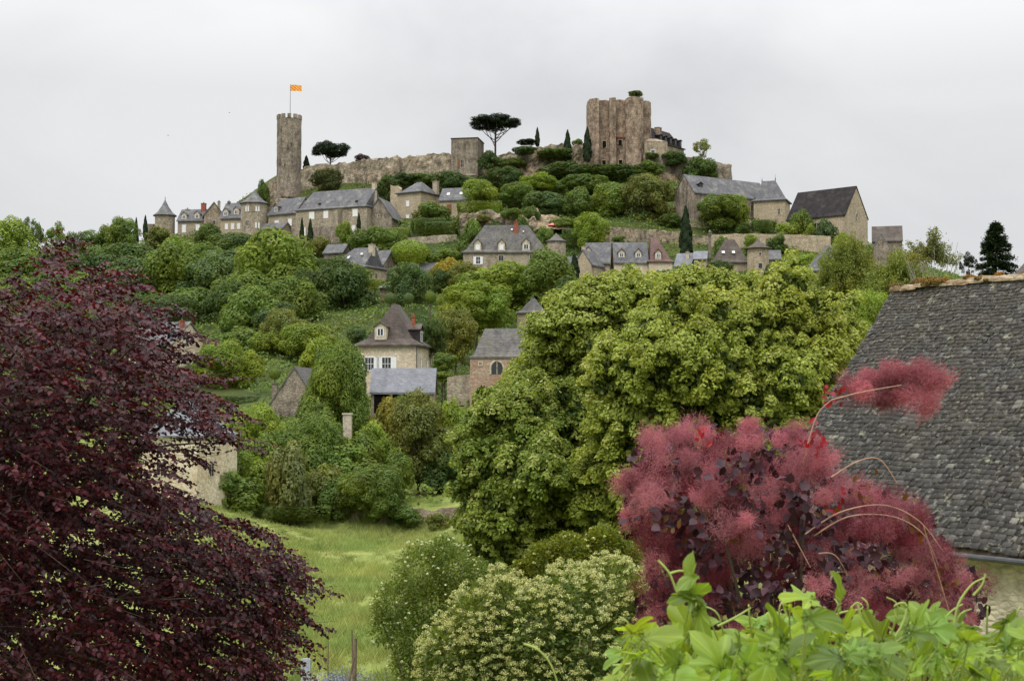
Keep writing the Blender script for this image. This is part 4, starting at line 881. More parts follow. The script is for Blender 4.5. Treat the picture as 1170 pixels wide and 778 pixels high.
TREES = [
 # skyline at the left
 ('broad',8,282,28,24,366,'b','leafy yellow green tree at the very left edge of the skyline'),
 ('airy',36,272,18,27,372,'s','airy grey green tree with the highest top on the left skyline'),
 ('airy',65,276,17,24,372,'g','thin crowned tree, second see-through one from the left on the skyline'),
 ('airy',86,284,15,23,370,'s','sparse grey green tree just right of the two thin crowned skyline trees'),
 ('fine',108,287,19,18,370,'u','dark green skyline tree between the sparse trees and the wide light one'),
 ('fine',137,275,21,20,372,'g','wide rounded skyline tree just left of the two small cypresses'),
 ('cypress',155.5,266,3.4,16,385,'k','dark pencil cypress, left one of the pair beside the pointed turret'),
 ('cypress',166,260,3.2,13,392,'k','dark pencil cypress, right one of the pair beside the pointed turret'),
 ('bush',181,268,14,9,388,'o','olive coloured shrub at the foot of the pointed turret'),
 ('broad',16,322,40,30,345,'g','green tree behind the top left tip of the purple beech'),
 ('broad',62,315,32,26,345,'g','green tree under the see-through skyline trees'),
 ('fine',104,315,34,24,345,'s','grey green tree below the dark green skyline tree'),
 ('broad',150,303,32,22,352,'u','dark mid green tree below the two small cypresses'),
 ('broad',150,335,34,30,320,'s','bluish green tree showing over the right shoulder of the purple beech'),
 ('broad',204,322,36,36,318,'g','large light green tree below the pointed turret'),
 ('fine',246,334,38,34,312,'s','large blue green tree in the middle of the wooded slope on the left'),
 ('broad',238,272,15,16,376,'u','rounded tree in front of the narrow house with two dormers'),
 ('bush',214,284,22,12,372,'g','low bushes beneath the narrow house with two dormers'),
 ('broad',268,288,30,18,360,'u','green tree directly below the tan house with the dark chimney'),
 ('broad',260,302,36,14,340,'s','wide blue green tree top beneath the eight sided tower house'),
 ('broad',316,317,42,40,306,'b','biggest bright green tree of the wooded slope, below the long house'),
 ('bush',302,288,25,9,366,'g','hedge of low bushes in front of the eight sided tower house'),
 ('broad',284,352,38,30,292,'g','green tree left of the big shady tree in the middle of the slope'),
 ('broad',220,365,40,28,285,'u','dark green tree above the bright spreading tree on the left slope'),
 ('fine',190,372,36,26,275,'d','dark tree right behind the farmhouse with the cream gable'),
 ('fine',392,342,34,36,282,'d','big shady dark green tree left of the cream dormered house'),
 ('broad',352,350,26,32,284,'d','dark tree beside the big shady tree, on its left'),
 ('broad',345,306,18,18,318,'u','tree below the pencil cypress pair in front of the long house'),
 ('fine',308,376,34,24,262,'s','grey green orchard tree above the olive tree on the left slope'),
 ('bush',282,392,30,18,248,'g','bushy tree behind the bright spreading tree'),
 ('fine',326,388,26,26,242,'o','olive green tree with open branches above the stone gable'),
 ('broad',352,394,32,20,236,'b','light green tree behind the tree left of the cream house'),
 ('near',262,420,44,36,213,'b','bright green spreading tree standing on the lawn above the hedge'),
 ('near',384,433,44,50,181,'g','tall mid green tree between the stone gable and the low outbuilding'),
 ('hedge',262,459,38,7,201,'d','long dark clipped hedge under the bright spreading tree'),
 ('clipped',314,427,7,7,197,'g','little round topiary tree left of the stone gable'),
 ('bush',366,398,22,12,222,'b','rounded light green bush behind the tree left of the cream house'),
 ('near',292,492,46,34,166,'b','broad leafy green shrub right of the cream walled house in the beech'),
 ('near',352,500,50,34,162,'g','wide green tree below the stone gable'),
 ('bush',262,556,36,22,147,'g','bushy green shrub at the corner of the cream walled house'),
 ('bush',328,536,26,25,150,'w','pale shrub with yellowish blossom above the meadow hedge'),
 ('near',425,557,46,30,151,'g','big rounded green bush overhanging the low wall of the meadow'),
 ('bush',395,532,34,26,160,'g','green bush behind the big rounded bush on the meadow wall'),
 ('fine',478,500,38,44,166,'o','olive grey tree with thin stems above the terrace lawn'),
 ('bush',448,476,24,20,180,(.2,.2,.04),'yellowish shrub in front of the low outbuilding'),
 ('bush',430,500,26,22,172,'l','light green bush right of the gate pillar'),
 ('bush',504,545,30,26,166,'d','dark bush on the terrace beside the left edge of the limes'),
 ('bush',488,470,20,14,181,'o','dull green shrub under the right end of the low outbuilding'),
 ('birch',462,462,20,14,182,'g','wispy young tree in front of the blue grey roof of the low outbuilding','young_tree'),
 ('hedge',338,584,44,8,152,'u','dark ivy hedge along the left part of the meadow edge'),
 ('bush',462,588,20,9,150,'u','low green bush at the foot of the crumbling meadow wall'),
 ('bush',500,592,14,8,149,'o','small scrubby bush at the right end of the crumbling meadow wall'),
 # around the cream house
 ('fine',496,388,15,20,208,'d','dark round bush against the right side of the cream dormered house'),
 ('fine',520,386,26,28,222,'o','olive green tree between the cream dormered house and the pinkish building'),
 ('bush',508,415,16,10,196,'g','clipped green shrub above the dark gateway left of the pinkish building'),
 ('bush',505,431,14,6,193,'b','bright low shrub under the clipped one left of the pinkish building'),
 ('near',543,353,52,34,238,'b','bright green maple like tree above the pinkish building'),
 ('fine',408,386,14,12,214,'s','grey green shrub at the left chimney of the cream dormered house'),
 ('fine',575,336,56,30,284,'b','large bright green tree right below the mansion windows'),
 ('broad',628,328,36,34,280,'g','mid green tree below the round stair tower'),
 ('broad',655,352,30,30,262,'u','green tree behind the top of the limes, below the small cypress'),
 ('fine',468,328,28,23,276,'s','grey green tree on the garden terrace above the cream dormered house'),
 ('clipped',446,341,7,6.5,264,'s','left of the three small clipped balls above the cream dormered house'),
 ('clipped',467,341,6.5,6.5,264,'s','middle of the three small clipped balls above the cream dormered house'),
 ('clipped',492,340,7,7,264,'g','right of the three small clipped balls above the cream dormered house'),
 ('bush',514,304,19,8,302,'y','golden yellow shrub left of the mansion'),
 ('bush',498,308,10,8,300,(.2,.2,.03),'yellow green shrub beside the golden one'),
 ('fine',532,318,20,16,290,'o','brownish green tree between golden shrub and large bright tree'),
 ('bush',505,322,14,12,294,'d','dark bush below the golden yellow shrub'),
 ('clipped',468,289.5,24,15.5,320,'b','large round clipped hedge ball on the terrace','clipped_shrub'),
 ('bush',510,293,22,9,322,'g','low bushes right of the large round hedge ball'),
 ('broad',424,278,28,16,334,'g','rounded tree in front of the grey barn gable'),
 ('bush',450,276,16,12,336,'g','green bush between the grey barn gable and the hedge ball'),
 ('cypress',345,267,3.4,17,352,'k','pencil cypress, left one of the pair before the long house'),
 ('cypress',354.5,272,4.6,20,350,'k','wider pencil cypress, right one of the pair before the long house'),
 ('cypress',410,254,2.8,10,362,'k','small cypress against the right end of the long house'),
 ('bush',366,280,14,12,346,'o','olive bush right of the pencil cypress pair'),
 ('hedge',376,302,13,6,328,'d','dark square hedge under the small slate roofed shed'),
 ('bush',394,264,10,9,358,'b','climber on the terrace wall of the long house','climbing_shrub'),
 ('fine',400,325,28,17,292,'g','green bush in front of the clay topped cottage'),
 ('hedge',428,325,8,6,290,'b','small light hedge at the right corner of the clay topped cottage'),
 ('hedge',452,268,16,6.5,350,'g','light clipped hedge under the square hip roofed house'),
 ('hedge',488,258,18,7,354,'d','dark hedge on the terrace under the square hip roofed house'),
 ('hedge',504,262,18,7,350,'d','dark hedge left of the retaining wall of the mansion'),
 ('bush',492,240,20,9,362,'g','shrubs at the right front of the square hip roofed house'),
 ('cypress',527,258,4.5,16,345,'d','ivy grown post like evergreen at the left end of the retaining wall','evergreen'),
 ('bush',518,290,14,10,330,'u','dark green bush left of the mansion wall'),
 ('bush',530,245,12,8,348,'o','ochre green bush on top of the retaining wall'),
 # castle slope
 ('fine',374,207,20,13,392,(.075,.095,.035),'shrubby tree growing against the rampart above the long house'),
 ('bush',300,218,8,10,394,'u','bush on the rock at the left foot of the round flag tower'),
 ('bush',440,212,16,12,390,'d','dark shrubs on the slope above the grey barn gable'),
 ('bush',462,206,14,8,396,'d','dark shrub growing under the rampart above the square house'),
 ('bush',488,205,16,7,396,'u','low shrub under the rampart left of the round dark tree'),
 ('broad',515,209,20,14,386,'d','round dark tree left of the flat topped tower'),
 ('broad',548,222,20,14,368,'b','yellow green tree below the flat topped tower'),
 ('hedge',548,237.5,26,5,352,'g','long clipped hedge above the retaining wall of the mansion'),
 ('bush',560,187,13,12,400,'d','ivy mass on the right side of the flat topped tower'),
 ('broad',580,206,24,14,388,'d','dark tree just right of the flat topped tower'),
 ('bush',600,172,13,5,401,'d','shrubs on top of the overgrown rampart'),
 ('bush',585,188,16,7,400,'u','hanging shrubs on the overgrown rampart'),
 ('bush',634,176,20,7,401,'u','green shrubs at the foot of the overgrown rampart'),
 ('fine',614,212,24,13,380,'b','yellow green tree in the middle of the castle slope'),
 ('broad',645,200,32,14,390,'d','dark tree below the two rampart cypresses'),
 ('broad',696,200,36,12,390,'d','dark bushes along the foot of the keep','shrub_mass'),
 ('bush',740,194,18,9,392,'u','bush at the right foot of the keep'),
 ('broad',622,233,26,13,364,'s','blue green tree left in the middle of the castle slope'),
 ('broad',590,225,22,13,370,'g','green tree above the red chimney of the mansion'),
 ('bush',606,247,13,11,346,'u','bush behind the right end of the mansion roof'),
 ('broad',660,238,24,18,362,'g','green tree above the pale broken wall'),
 ('broad',668,214,32,14,380,'u','green tree in the centre of the castle slope'),
 ('fine',742,234,32,29,352,'o','large olive yellow tree below the rock face of the keep'),
 ('broad',702,231,26,20,358,'g','green tree left of the large olive yellow tree'),
 ('fine',676,266,22,19,330,'l','light yellow green tree above the narrow slate roofed house'),
 ('hedge',656,272,14,10,336,'d','dark ivy covered bank behind the round stair tower'),
 ('bush',644,258,16,9,345,'g','bush above the parasol end of the ivy covered bank'),
 ('bush',707,274,8,5,326,'g','small bush behind the twin dormer roof'),
 ('bush',766,254,14,9,345,'u','dark bush left of the tall cypress'),
 ('cypress',783.5,267,8.5,29,318,'k','tallest cypress of the hillside, in front of the terrace walls'),
 ('cypress',656.5,306,6.5,15,300,'k','short wide cypress before the gabled cottage'),
 ('broad',822,241,26,18,340,'g','rounded green tree in front of the long church building'),
 ('broad',842,243,14,17,341,'b','bright green tree at the right of the rounded church tree'),
 ('bush',850,261,10,7,336,'u','bush left of the pale stone monument'),
 ('hedge',872,258,14,6,338,'d','dark hedge in front of the church doors'),
 ('bush',915,253,14,12,328,'g','round green bush in front of the dark nave roof'),
 ('bush',902,261,16,8,328,'l','pale flowering bushes between church tower and round bush'),
 ('bush',944,264,13,11,322,'s','blue green bush before the arched nave window'),
 ('bush',925,262,8,7,324,'b','small bright round bush beside the blue green one'),
 ('bush',962,274,12,7,314,'b','light green hedge at the right end of the buff terrace wall'),
 ('bush',888,276,12,9,320,'u','ivy bush hanging over the buff terrace wall'),
 ('bush',858,275,10,6,322,'b','bright shrub on the terrace wall above the brown hipped roof'),
 ('bush',826,279,10,9,322,'g','green climber on the terrace wall left of the brown hipped roof'),
 ('bush',925,301,14,10,308,'b','bright hedge left of the large plain slate slope'),
 ('bush',888,312,14,12,296,'u','bush at the right foot of the shallow coned tower'),
 ('bush',825,308,14,9,296,'d','dark creeper under the brown hipped roof'),
 # castle top
 ('umbrella',377.5,172,21,15,406,'k','round headed umbrella pine on the rampart beside the round flag tower'),
 ('umbrella',566,141,30,12,410,'k','wide flat umbrella pine beside the flat topped square tower'),
 ('cypress',350,187,4.2,8.5,404,'k','short blunt cypress at the foot of the round flag tower'),
 ('bush',413,183,9,6.5,408,'p','small purple leaved shrub on top of the rampart'),
 ('cypress',614,157,3.2,10.5,408,'k','smallest dark cypress on the overgrown rampart'),
 ('cypress',648.5,168,5.4,18,402,'k','tall dark cypress, middle of the three left of the keep'),
 ('cypress',671,166,5.8,19,397,'k','tall dark cypress touching the left side of the keep'),
 ('bush',603,163,12,3.5,407,'k','low spreading cedar on the overgrown rampart','low_cedar'),
 ('bush',660,164,6,6,407,'g','bush between the two tall cypresses left of the keep'),
 ('bush',726,108,9,3.5,402,'u','tuft of shrubs growing on the top of the keep'),
 ('airy',802,170,13,13,398,'w','pale leafed tree alone on the right rampart'),
 ('bush',770,182,15,9,396,'d','ivy mass hanging over the left of the right rampart'),
 ('bush',800,186,18,6.5,394.5,'u','ivy fringe hanging below the pale leafed rampart tree'),
 ('bush',745,178,8,4,397,'u','small plant on the ledge below the annex window'),
 # right side
 ('birch',968,322,50,68,128,(.17,.215,.05),'full olive green birch left of the pale branched one'),
 ('birch',1026,335,52,66,124,(.155,.20,.05),'olive green birch in front of the tan walled house'),
 ('thin',1064,296,46,48,118,(.16,.19,.08),'almost bare birch with pale branches against the sky'),
 ('birch',1085,345,46,38,112,(.14,.20,.045),'low green birch right behind the mossy ridge'),
 ('near',990,370,34,44,105,'l','olive tree between the limes and the mossy roof'),
 ('conifer',1138,298,31,42,92,'k','big dark conifer behind the moss topped roof'),
 ('airy',1107,304,12,17,96,'k','small open dark conifer left of the big one','conifer','conifer'),
]
for r_ in TREES:
    plant(*r_[:8], name=r_[8] if len(r_) > 8 else None, cat=r_[9] if len(r_) > 9 else None, bark='bark_pale' if r_[0] in ('thin',) else 'bark')
# part of the woods one cannot tell apart
for (px, py, rx, ry, Y, c_) in [(285,368,34,28,262,'g'),(335,352,30,28,270,'g'),(262,352,26,24,278,'u'),(305,396,22,16,240,'b'),(20,352,34,26,322,'g'),(60,345,36,28,322,'u'),(105,348,36,28,318,'g'),(150,372,34,28,290,'u'),(235,300,28,18,345,'g'),(290,312,24,20,328,'u'),(60,385,40,30,285,'d'),(10,400,40,34,270,'g'),(120,395,40,28,262,'u'),(335,332,22,24,302,'g'),(255,368,26,22,280,'d'),(330,358,26,22,276,'u')]:
    plant('broad', px, py, rx, ry, Y, c_, 'green woodland tree crowded among the others on the left slope', group='woodland trees of the left slope')
for (px, py, rx, ry, Y, c_) in [(700,350,45,28,266,'g'),(770,345,45,30,262,'u'),(840,345,45,30,258,'g'),(900,350,45,30,240,'u'),(720,400,60,40,200,'u'),(960,400,50,40,150,'g')]:
    plant('broad', px, py, rx, ry, Y, c_, 'green tree of the slope hidden mostly by the limes', group='trees behind the limes')
for (px, py, rx, ry, Y, c_) in [(262,530,26,22,150,'g'),(285,540,24,22,156,'b'),(300,520,26,24,158,'g'),(365,548,26,20,154,'o'),(350,530,24,22,158,'g'),(385,560,22,16,152,'u'),(410,520,26,24,164,'g'),(445,510,24,24,168,'b'),(360,482,26,22,172,'g'),(300,478,24,14,176,'g'),(520,520,22,30,170,'g'),(250,500,22,30,150,'u'),(455,535,18,18,160,'g'),(515,480,18,24,178,'b')]:
    plant('bush', px, py, rx, ry, Y, c_, 'green bush of the dense thicket between the meadow and the outbuildings', group='thicket bushes above the meadow')
for (px, py, rx, ry, Y, c_) in [(540,262,13,11,334,'g'),(562,256,12,7,335,'d'),(597,262,12,12,335,'u'),(585,245,14,7,338,'g'),(622,270,10,10,334,'g'),(552,250,9,6,336,'o')]:
    plant('bush', px, py, rx, ry, Y, c_, 'bush clinging to the rock retaining wall behind the mansion', group='bushes on the retaining wall')
# stake of the topiary
k = MB(); k.box(-.35, .35, -.35, .35, -1.2, .9); k.box(-.45, .45, -.45, .45, .9, 1.05)
o = k.build('stone_pedestal', M['stone_grey']); o.location = P(314, 446, 197); tag(o, 'stone pedestal under the little round topiary', 'pedestal')

# ---- lime trees in the middle distance: lobes seen at their own places, filled into full crowns
m_lime = m_leaf('lime leaves', trans=.38, rough=.5, lo=.5, hi=1.35, pale=(.40, .42, .14), warm=(1.12, 1.0, .8), nsc=.25)
def hero(name, label, cat, lobes, Y, rdep, nclump, per, cl_r, leaf, col, col2, trunk_px, mat, asp=.6, hang=.5, cat_group=None, tmat='bark', back=.6, base_z=None):
    """lobes: px, py, r(px). Every lobe is placed in a real crown of depth rdep metres"""
    A = np.array(lobes, float); cxp, cyp = A[:, 0].mean(), A[:, 1].mean(); W_ = (A[:, 0].max()-A[:, 0].min())/2+1; Hh = (A[:, 1].max()-A[:, 1].min())/2+1
    L = []
    for (x, y, r_) in lobes:
        q = min(1, ((x-cxp)/W_)**2*.8+((y-cyp)/Hh)**2*.8); dep = math.sqrt(max(0, 1-q))*rdep
        for sg in (-1, 1):
            if sg == 1 and random.random() > back: continue
            Yl = Y+sg*dep*(.75+.3*random.random()); c = P(x, y, Y); c[1] = Yl
            if sg == -1: c = P(x, y, Yl)
            L.append((*c, r_*Y/F))
    # interior
    ext = []
    for l in L:
        for _ in range(4):
            d_ = unit(rng.normal(size=3)+np.array([0, -.2, .35])); ext.append((*(l[:3]+d_*l[3]*rng.uniform(.75, 1.05)), l[3]*rng.uniform(.2, .42)))
    L = [(l[0], l[1], l[2], l[3]*.86) for l in L]+ext
    L = np.array(L); ctr = np.array([L[:, 0].mean(), Y, L[:, 2].mean()])
    bz = g1(P(trunk_px, 500, Y)[0], Y) if base_z is None else base_z; base = np.array([P(trunk_px, 500, Y)[0], Y, bz])
    w = L[:, 3]**2; q = rng.choice(len(L), nclump*2, p=w/w.sum()); d = rdir(len(q)); ok = (d[:, 2] > -.8); q, d = q[ok], d[ok]
    C = L[q, :3]+d*(L[q, 3]*(.82+.25*rng.random(len(q))))[:, None]
    keep = np.ones(len(C), bool)
    for l in L: keep &= np.linalg.norm(C-l[:3], axis=1) > l[3]*.74
    C, d = C[keep][:nclump], d[keep][:nclump]; nc = len(C)
    s = rdir(nc*per); s[:, 2] = np.abs(s[:, 2])*1.0-.25*rng.random(len(s)); cr = cl_r*(.45+.9*rng.random(nc)**1.3); cri = np.repeat(cr, per)
    s2 = s.copy(); s2[:, 2] *= 1.05
    rr = (.75+.3*rng.random(len(s)))
    p = np.repeat(C, per, 0)+np.repeat(d, per, 0)*(cri*.3)[:, None]+s2*(cri*rr)[:, None]; p[:, 2] -= hang*cri*(s[:, 0]**2+s[:, 1]**2)*.6
    N = s+rdir(len(p))*.55+np.array([0, 0, .2])
    V, Fs = diamonds(p-base, N, leaf*(.7+.6*rng.random(len(p))), leaf*asp)
    vv = np.clip(np.repeat(rng.normal(.5, .2, nc), per)+rng.normal(0, .2, len(p)), 0, 1)
    e = empty(name, base, label, cat)
    obj('crown', npmesh('crown', V, Fs, mat, vv), e, color=col)
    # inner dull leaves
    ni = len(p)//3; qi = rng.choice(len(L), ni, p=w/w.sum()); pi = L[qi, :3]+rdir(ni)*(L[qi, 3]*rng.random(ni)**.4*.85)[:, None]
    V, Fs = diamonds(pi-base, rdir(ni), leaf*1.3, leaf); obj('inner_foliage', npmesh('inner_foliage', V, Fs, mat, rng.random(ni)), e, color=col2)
    tr = []; top = ctr-base+np.array([0, 0, 1.]); r0 = .03*max(L[:, 0].max()-L[:, 0].min(), 2)*.5+.02
    tr.append((bez(np.array([0, 0, -.5]), top*.5+np.array([.1, 0, 0]), top, 8), np.linspace(r0, r0*.35, 8)))
    for l in L:
        f = .25+.45*random.random(); st = top*f; en = l[:3]-base; tr.append((bez(st, (st+en)/2+np.array([0, 0, .1*np.linalg.norm(en-st)]), en, 6), np.linspace(r0*.35, r0*.06, 6)))
    V, Fs = tubes(tr, 6); obj('trunk', npmesh('trunk', V, Fs, M[tmat], smooth=True), e)
    return e, L
LB = [(905,312,20),(903,330,24),(884,356,28),(928,362,30),(955,372,30),(962,405,26),(935,400,34),(822,364,26),(858,385,26),(772,360,27),(802,374,34),(742,388,28),(722,405,34),(700,440,32),(758,420,44),(812,425,44),(892,428,40),(930,440,34),(905,470,36),(850,480,46),(775,485,46),(712,490,38),(690,530,34),(740,540,46),(810,550,50),(690,580,34),(740,600,44),(700,625,30),(880,520,40),(920,500,28)]
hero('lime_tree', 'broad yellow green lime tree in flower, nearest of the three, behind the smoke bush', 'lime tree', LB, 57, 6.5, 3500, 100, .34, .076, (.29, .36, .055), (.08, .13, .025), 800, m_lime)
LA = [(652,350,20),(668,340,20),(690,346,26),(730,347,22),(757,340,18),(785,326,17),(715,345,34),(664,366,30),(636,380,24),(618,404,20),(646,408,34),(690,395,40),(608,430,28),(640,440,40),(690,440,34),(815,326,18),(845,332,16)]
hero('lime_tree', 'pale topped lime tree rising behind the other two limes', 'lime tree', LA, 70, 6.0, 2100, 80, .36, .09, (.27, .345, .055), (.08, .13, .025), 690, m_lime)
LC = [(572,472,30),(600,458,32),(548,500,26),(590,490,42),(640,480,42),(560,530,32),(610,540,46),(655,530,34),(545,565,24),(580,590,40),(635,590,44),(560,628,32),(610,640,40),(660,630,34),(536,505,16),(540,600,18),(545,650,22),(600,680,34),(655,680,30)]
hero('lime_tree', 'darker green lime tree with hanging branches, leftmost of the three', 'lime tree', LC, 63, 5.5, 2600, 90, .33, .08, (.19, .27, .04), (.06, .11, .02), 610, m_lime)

# ---- shrubs in front of the limes
def flowers(e, pts, per, r, size, mat, name, flat=.9, vjit=True):
    n = len(pts); s = rdir(n*per); s[:, 2] = np.abs(s[:, 2])*1.1-.25; p = np.repeat(pts, per, 0)+s*r*np.array([1, 1, flat])*(.6+.5*rng.random((n*per, 1)))
    V, Fs = diamonds(p-np.array(e.location), s+rdir(len(p))*.6, size, size*.8)
    return obj(name, npmesh(name, V, Fs, mat, rng.random(len(p))), e)
m_cream = m_leaf('cream blossom', trans=.2, rough=.8, lo=.65, hi=1.3, warm=(1, .95, .8), nsc=2., col=(.43, .455, .20))
m_whitef = m_leaf('white blossom', trans=.2, rough=.8, lo=.7, hi=1.2, warm=(1, 1, .85), nsc=2., col=(.58, .6, .42))
def flowering(name, label, lobes, Y, rdep, leafcol, nl, leaf, nf, per, fr, fs, mat, base_px, base_z=None, topbias=.3):
    A = np.array(lobes, float); L = []
    cxp, cyp = A[:, 0].mean(), A[:, 1].mean(); W_ = np.ptp(A[:, 0])/2+1; Hh = np.ptp(A[:, 1])/2+1
    for (x, y, r_) in lobes:
        q = min(1, ((x-cxp)/W_)**2*.7+((y-cyp)/Hh)**2*.5); dep = math.sqrt(max(0, 1-q))*rdep
        for sg in (-1, 1):
            Yl = Y+sg*dep; c = P(x, y, Yl if sg < 0 else Y); c[1] = Yl; L.append((*c, r_*Y/F))
    L = np.array(L); c0 = P(base_px, 700, Y); bz = g1(c0[0], Y) if base_z is None else base_z; base = np.array([c0[0], Y, bz])
    e = empty(name, base, label, 'flowering shrub')
    w = L[:, 3]**2; q = rng.choice(len(L), nl, p=w/w.sum()); d = rdir(nl); p = L[q, :3]+d*(L[q, 3]*(.5+.55*rng.random(nl)))[:, None]
    V, Fs = leaves(p-base, d+rdir(nl)*.7, rdir(nl)*.6+np.array([0, 0, 1.]), leaf, leaf*.28, .3)
    obj('foliage', npmesh('foliage', V, Fs, M['leaf'], np.repeat(rng.random(nl), 2)), e, color=leafcol)
    q = rng.choice(len(L), nf*3, p=w/w.sum()); d = rdir(nf*3); ok = d[:, 2]-.9*d[:, 1] > -.3; q, d = q[ok], d[ok]
    p = L[q, :3]+d*(L[q, 3]*(1.0+.22*rng.random(len(q))))[:, None]; keep = np.ones(len(p), bool)
    for l in L: keep &= np.linalg.norm(p-l[:3], axis=1) > l[3]*.86
    p = p[keep][:nf]; flowers(e, p, per, fr, fs, mat, 'blossom')
    tr = []
    for l in L: tr.append((bez(np.array([0, 0, -.2]), (l[:3]-base)*np.array([.4, .4, .6]), l[:3]-base, 6), np.linspace(.05, .012, 6)))
    V, Fs = tubes(tr, 5); obj('stem', npmesh('stem', V, Fs, M['bark'], smooth=True), e)
    return e
flowering('flowering_shrub', 'large shrub covered in cream coloured blossom at the bottom centre', [(545,705,30),(520,740,32),(580,690,26),(610,720,42),(655,690,36),(700,675,34),(715,710,32),(670,740,46),(600,765,42),(540,775,36),(500,770,24),(640,785,46),(700,780,40),(560,735,34),(490,745,14),(725,745,26),(570,660,10),(735,690,16)],
          24, 1.3, (.10, .155, .04), 26000, .085, 1750, 44, .066, .014, m_cream, 620)
flowering('rose_bush', 'rounded dark green bush dotted with small white roses beside the meadow', [(480,655,30),(515,650,28),(450,690,24),(490,695,32),(530,690,30),(440,720,18),(475,735,26),(520,735,30),(505,630,16),(432,700,10),(545,660,20),(470,765,26),(500,775,30),(530,770,26)],
          46, 1.6, (.10, .155, .035), 26000, .10, 280, 9, .045, .027, m_whitef, 495)
flowering('elder_bush', 'green bush with yellowish young leaves between cream shrub and limes', [(650,635,22),(690,625,22),(715,640,18),(620,640,18),(670,655,24),(600,655,16)],
          40, 1.2, (.11, .15, .025), 15000, .11, 60, 8, .05, .035, m_cream, 660)
# ------------------------------------------------------------------ purple beech
m_beech = m_leaf('purple beech leaves', trans=.22, rough=.48, spec=.35, lo=.25, hi=1.7, warm=(1.6, 1.0, .95), nsc=1.1, col=(.043, .010, .015), tcol=(2.3, .6, .6))
poly = [(-90,300),(0,345),(30,338),(45,315),(58,288),(70,278),(82,296),(72,318),(100,322),(135,332),(165,345),(183,352),(180,368),(166,378),(186,398),(214,416),(232,434),(242,452),(262,488),(252,495),(230,502),(218,530),(216,556),(232,585),(262,606),(296,628),(335,645),(344,672),(340,690),(322,706),(314,740),(312,800),(-90,800)]
def inpoly(x, y, pg):
    c = np.zeros(len(x), bool); n = len(pg); j = n-1
    for i in range(n):
        xi, yi = pg[i]; xj, yj = pg[j]
        with np.errstate(divide='ignore'): c ^= ((yi > y) != (yj > y)) & (x < (xj-xi)*(y-yi)/(yj-yi+1e-12)+xi)
        j = i
    return c
n = 9600; sx = rng.uniform(-90, 345, n); sy = rng.uniform(272, 800, n)
ok = inpoly(sx, sy, poly)
ok &= ~((sx > 168)&(sx < 236)&(sy > 452)&(sy < 560)&(rng.random(n) < .68))
ok &= ~((sx > 205)&(sx < 238)&(sy > 500)&(sy < 565)&(rng.random(n) < .6))
ok &= ~((sx > 140)&(sx < 200)&(sy > 362)&(sy < 405)&(rng.random(n) < .35))
for hx, hy, hr in ((155,645,16),(105,608,13),(135,680,13),(200,645,10),(285,690,15),(60,655,9),(235,610,12),(190,700,9),(300,640,10),(95,575,12),(60,720,18),(20,740,14),(110,450,10),(250,660,9),(270,740,10)):
    ok &= ~(((sx-hx)**2+(sy-hy)**2 < hr*hr)&(rng.random(n) < .9))
ok &= ~((sy < 350)&(rng.random(n) < .5)); ok &= np.sin(sx*.11+np.sin(sy*.07)*2)*np.sin(sy*.13-sx*.04) < .3+.5*rng.random(n)
sx, sy = sx[ok], sy[ok]; n = len(sx)
# depth inside a rounded crown
edge = np.clip(1-np.maximum((sx+90)/430, 0)**2, .03, 1)*np.clip((sy-255)/160, .15, 1)
sY = 16.5+2.6*np.sqrt(edge)*rng.uniform(-1, 1, n)
SC = PA(sx, sy, sY)
# long sprays that stick out of the outline
spx = []
for (x0, y0, x1, y1) in [(150,360,215,345),(165,400,240,400),(200,430,262,425),(225,440,280,470),(240,490,285,500),(250,590,300,597),(290,600,345,632),(320,650,360,665),(325,690,358,705),(315,730,345,760),(300,760,335,790),(110,330,165,318),(60,300,82,262),(30,345,20,305),(120,330,140,300),(180,370,225,380),(95,325,120,296),(5,350,-5,322),(310,620,352,650),(322,700,352,735),(190,470,232,520),(210,450,236,520),(180,370,205,412),(150,385,190,420)]:
    Yl = 16+rng.random()*1.6
    for q in np.linspace(0, 1, 13): spx.append((x0+(x1-x0)*q+rng.normal(0, 3), y0+(y1-y0)*q+8*q*q+rng.normal(0, 3), Yl+rng.normal(0, .1)))
spx = np.array(spx); SC = np.concatenate([SC, PA(spx[:, 0], spx[:, 1], spx[:, 2])]); n = len(SC)
trunk = np.array([-6.6, 18.2, 0]); top0 = np.array([-7.5, 17.5, -1.5])
out_ = unit(SC-top0); ax_ = unit(out_*np.array([1, .8, .45])+rdir(n)*.45+np.array([.15, 0, -.18]))
ln = rng.uniform(.28, .55, n); per = 13
s = np.tile(np.linspace(.05, 1, per), n); Ai = np.repeat(ax_, per, 0); Ci = np.repeat(SC, per, 0)+Ai*(s*np.repeat(ln, per)-.25)[:, None]
Ci[:, 2] -= .10*s**2*np.repeat(ln, per)*2
side = unit(np.cross(Ai, np.array([0, 0, 1.])))*np.where(np.arange(n*per) % 2, 1, -1)[:, None]
la = Ai*.5+side*.9+rdir(n*per)*.5+np.array([0, 0, -.35]); ln_ = np.array([0, -.25, 1.])+rdir(n*per)*.75
V, Fs = leaves(Ci, la, ln_, rng.uniform(.05, .082, n*per), rng.uniform(.018, .028, n*per), .3)
bz = g1(-6.9, 18.2); base = np.array([-6.9, 18.2, bz])
e = empty('purple_beech', base, 'purple leaved beech filling the left side of the view', 'beech tree')
vv = np.clip(np.repeat(rng.normal(.45, .2, n), per)+rng.normal(0, .22, n*per), 0, 1)
obj('crown', npmesh('crown', V-base.astype(np.float32), Fs, m_beech, np.repeat(vv, 2)), e)
tr = [(np.array([[0, 0, -.5], [.1, 0, 2], [-.1, -.2, 4.5], [-.4, -.3, 7]]), [.38, .32, .24, .12])]
ends = rng.choice(n, 45, replace=False)
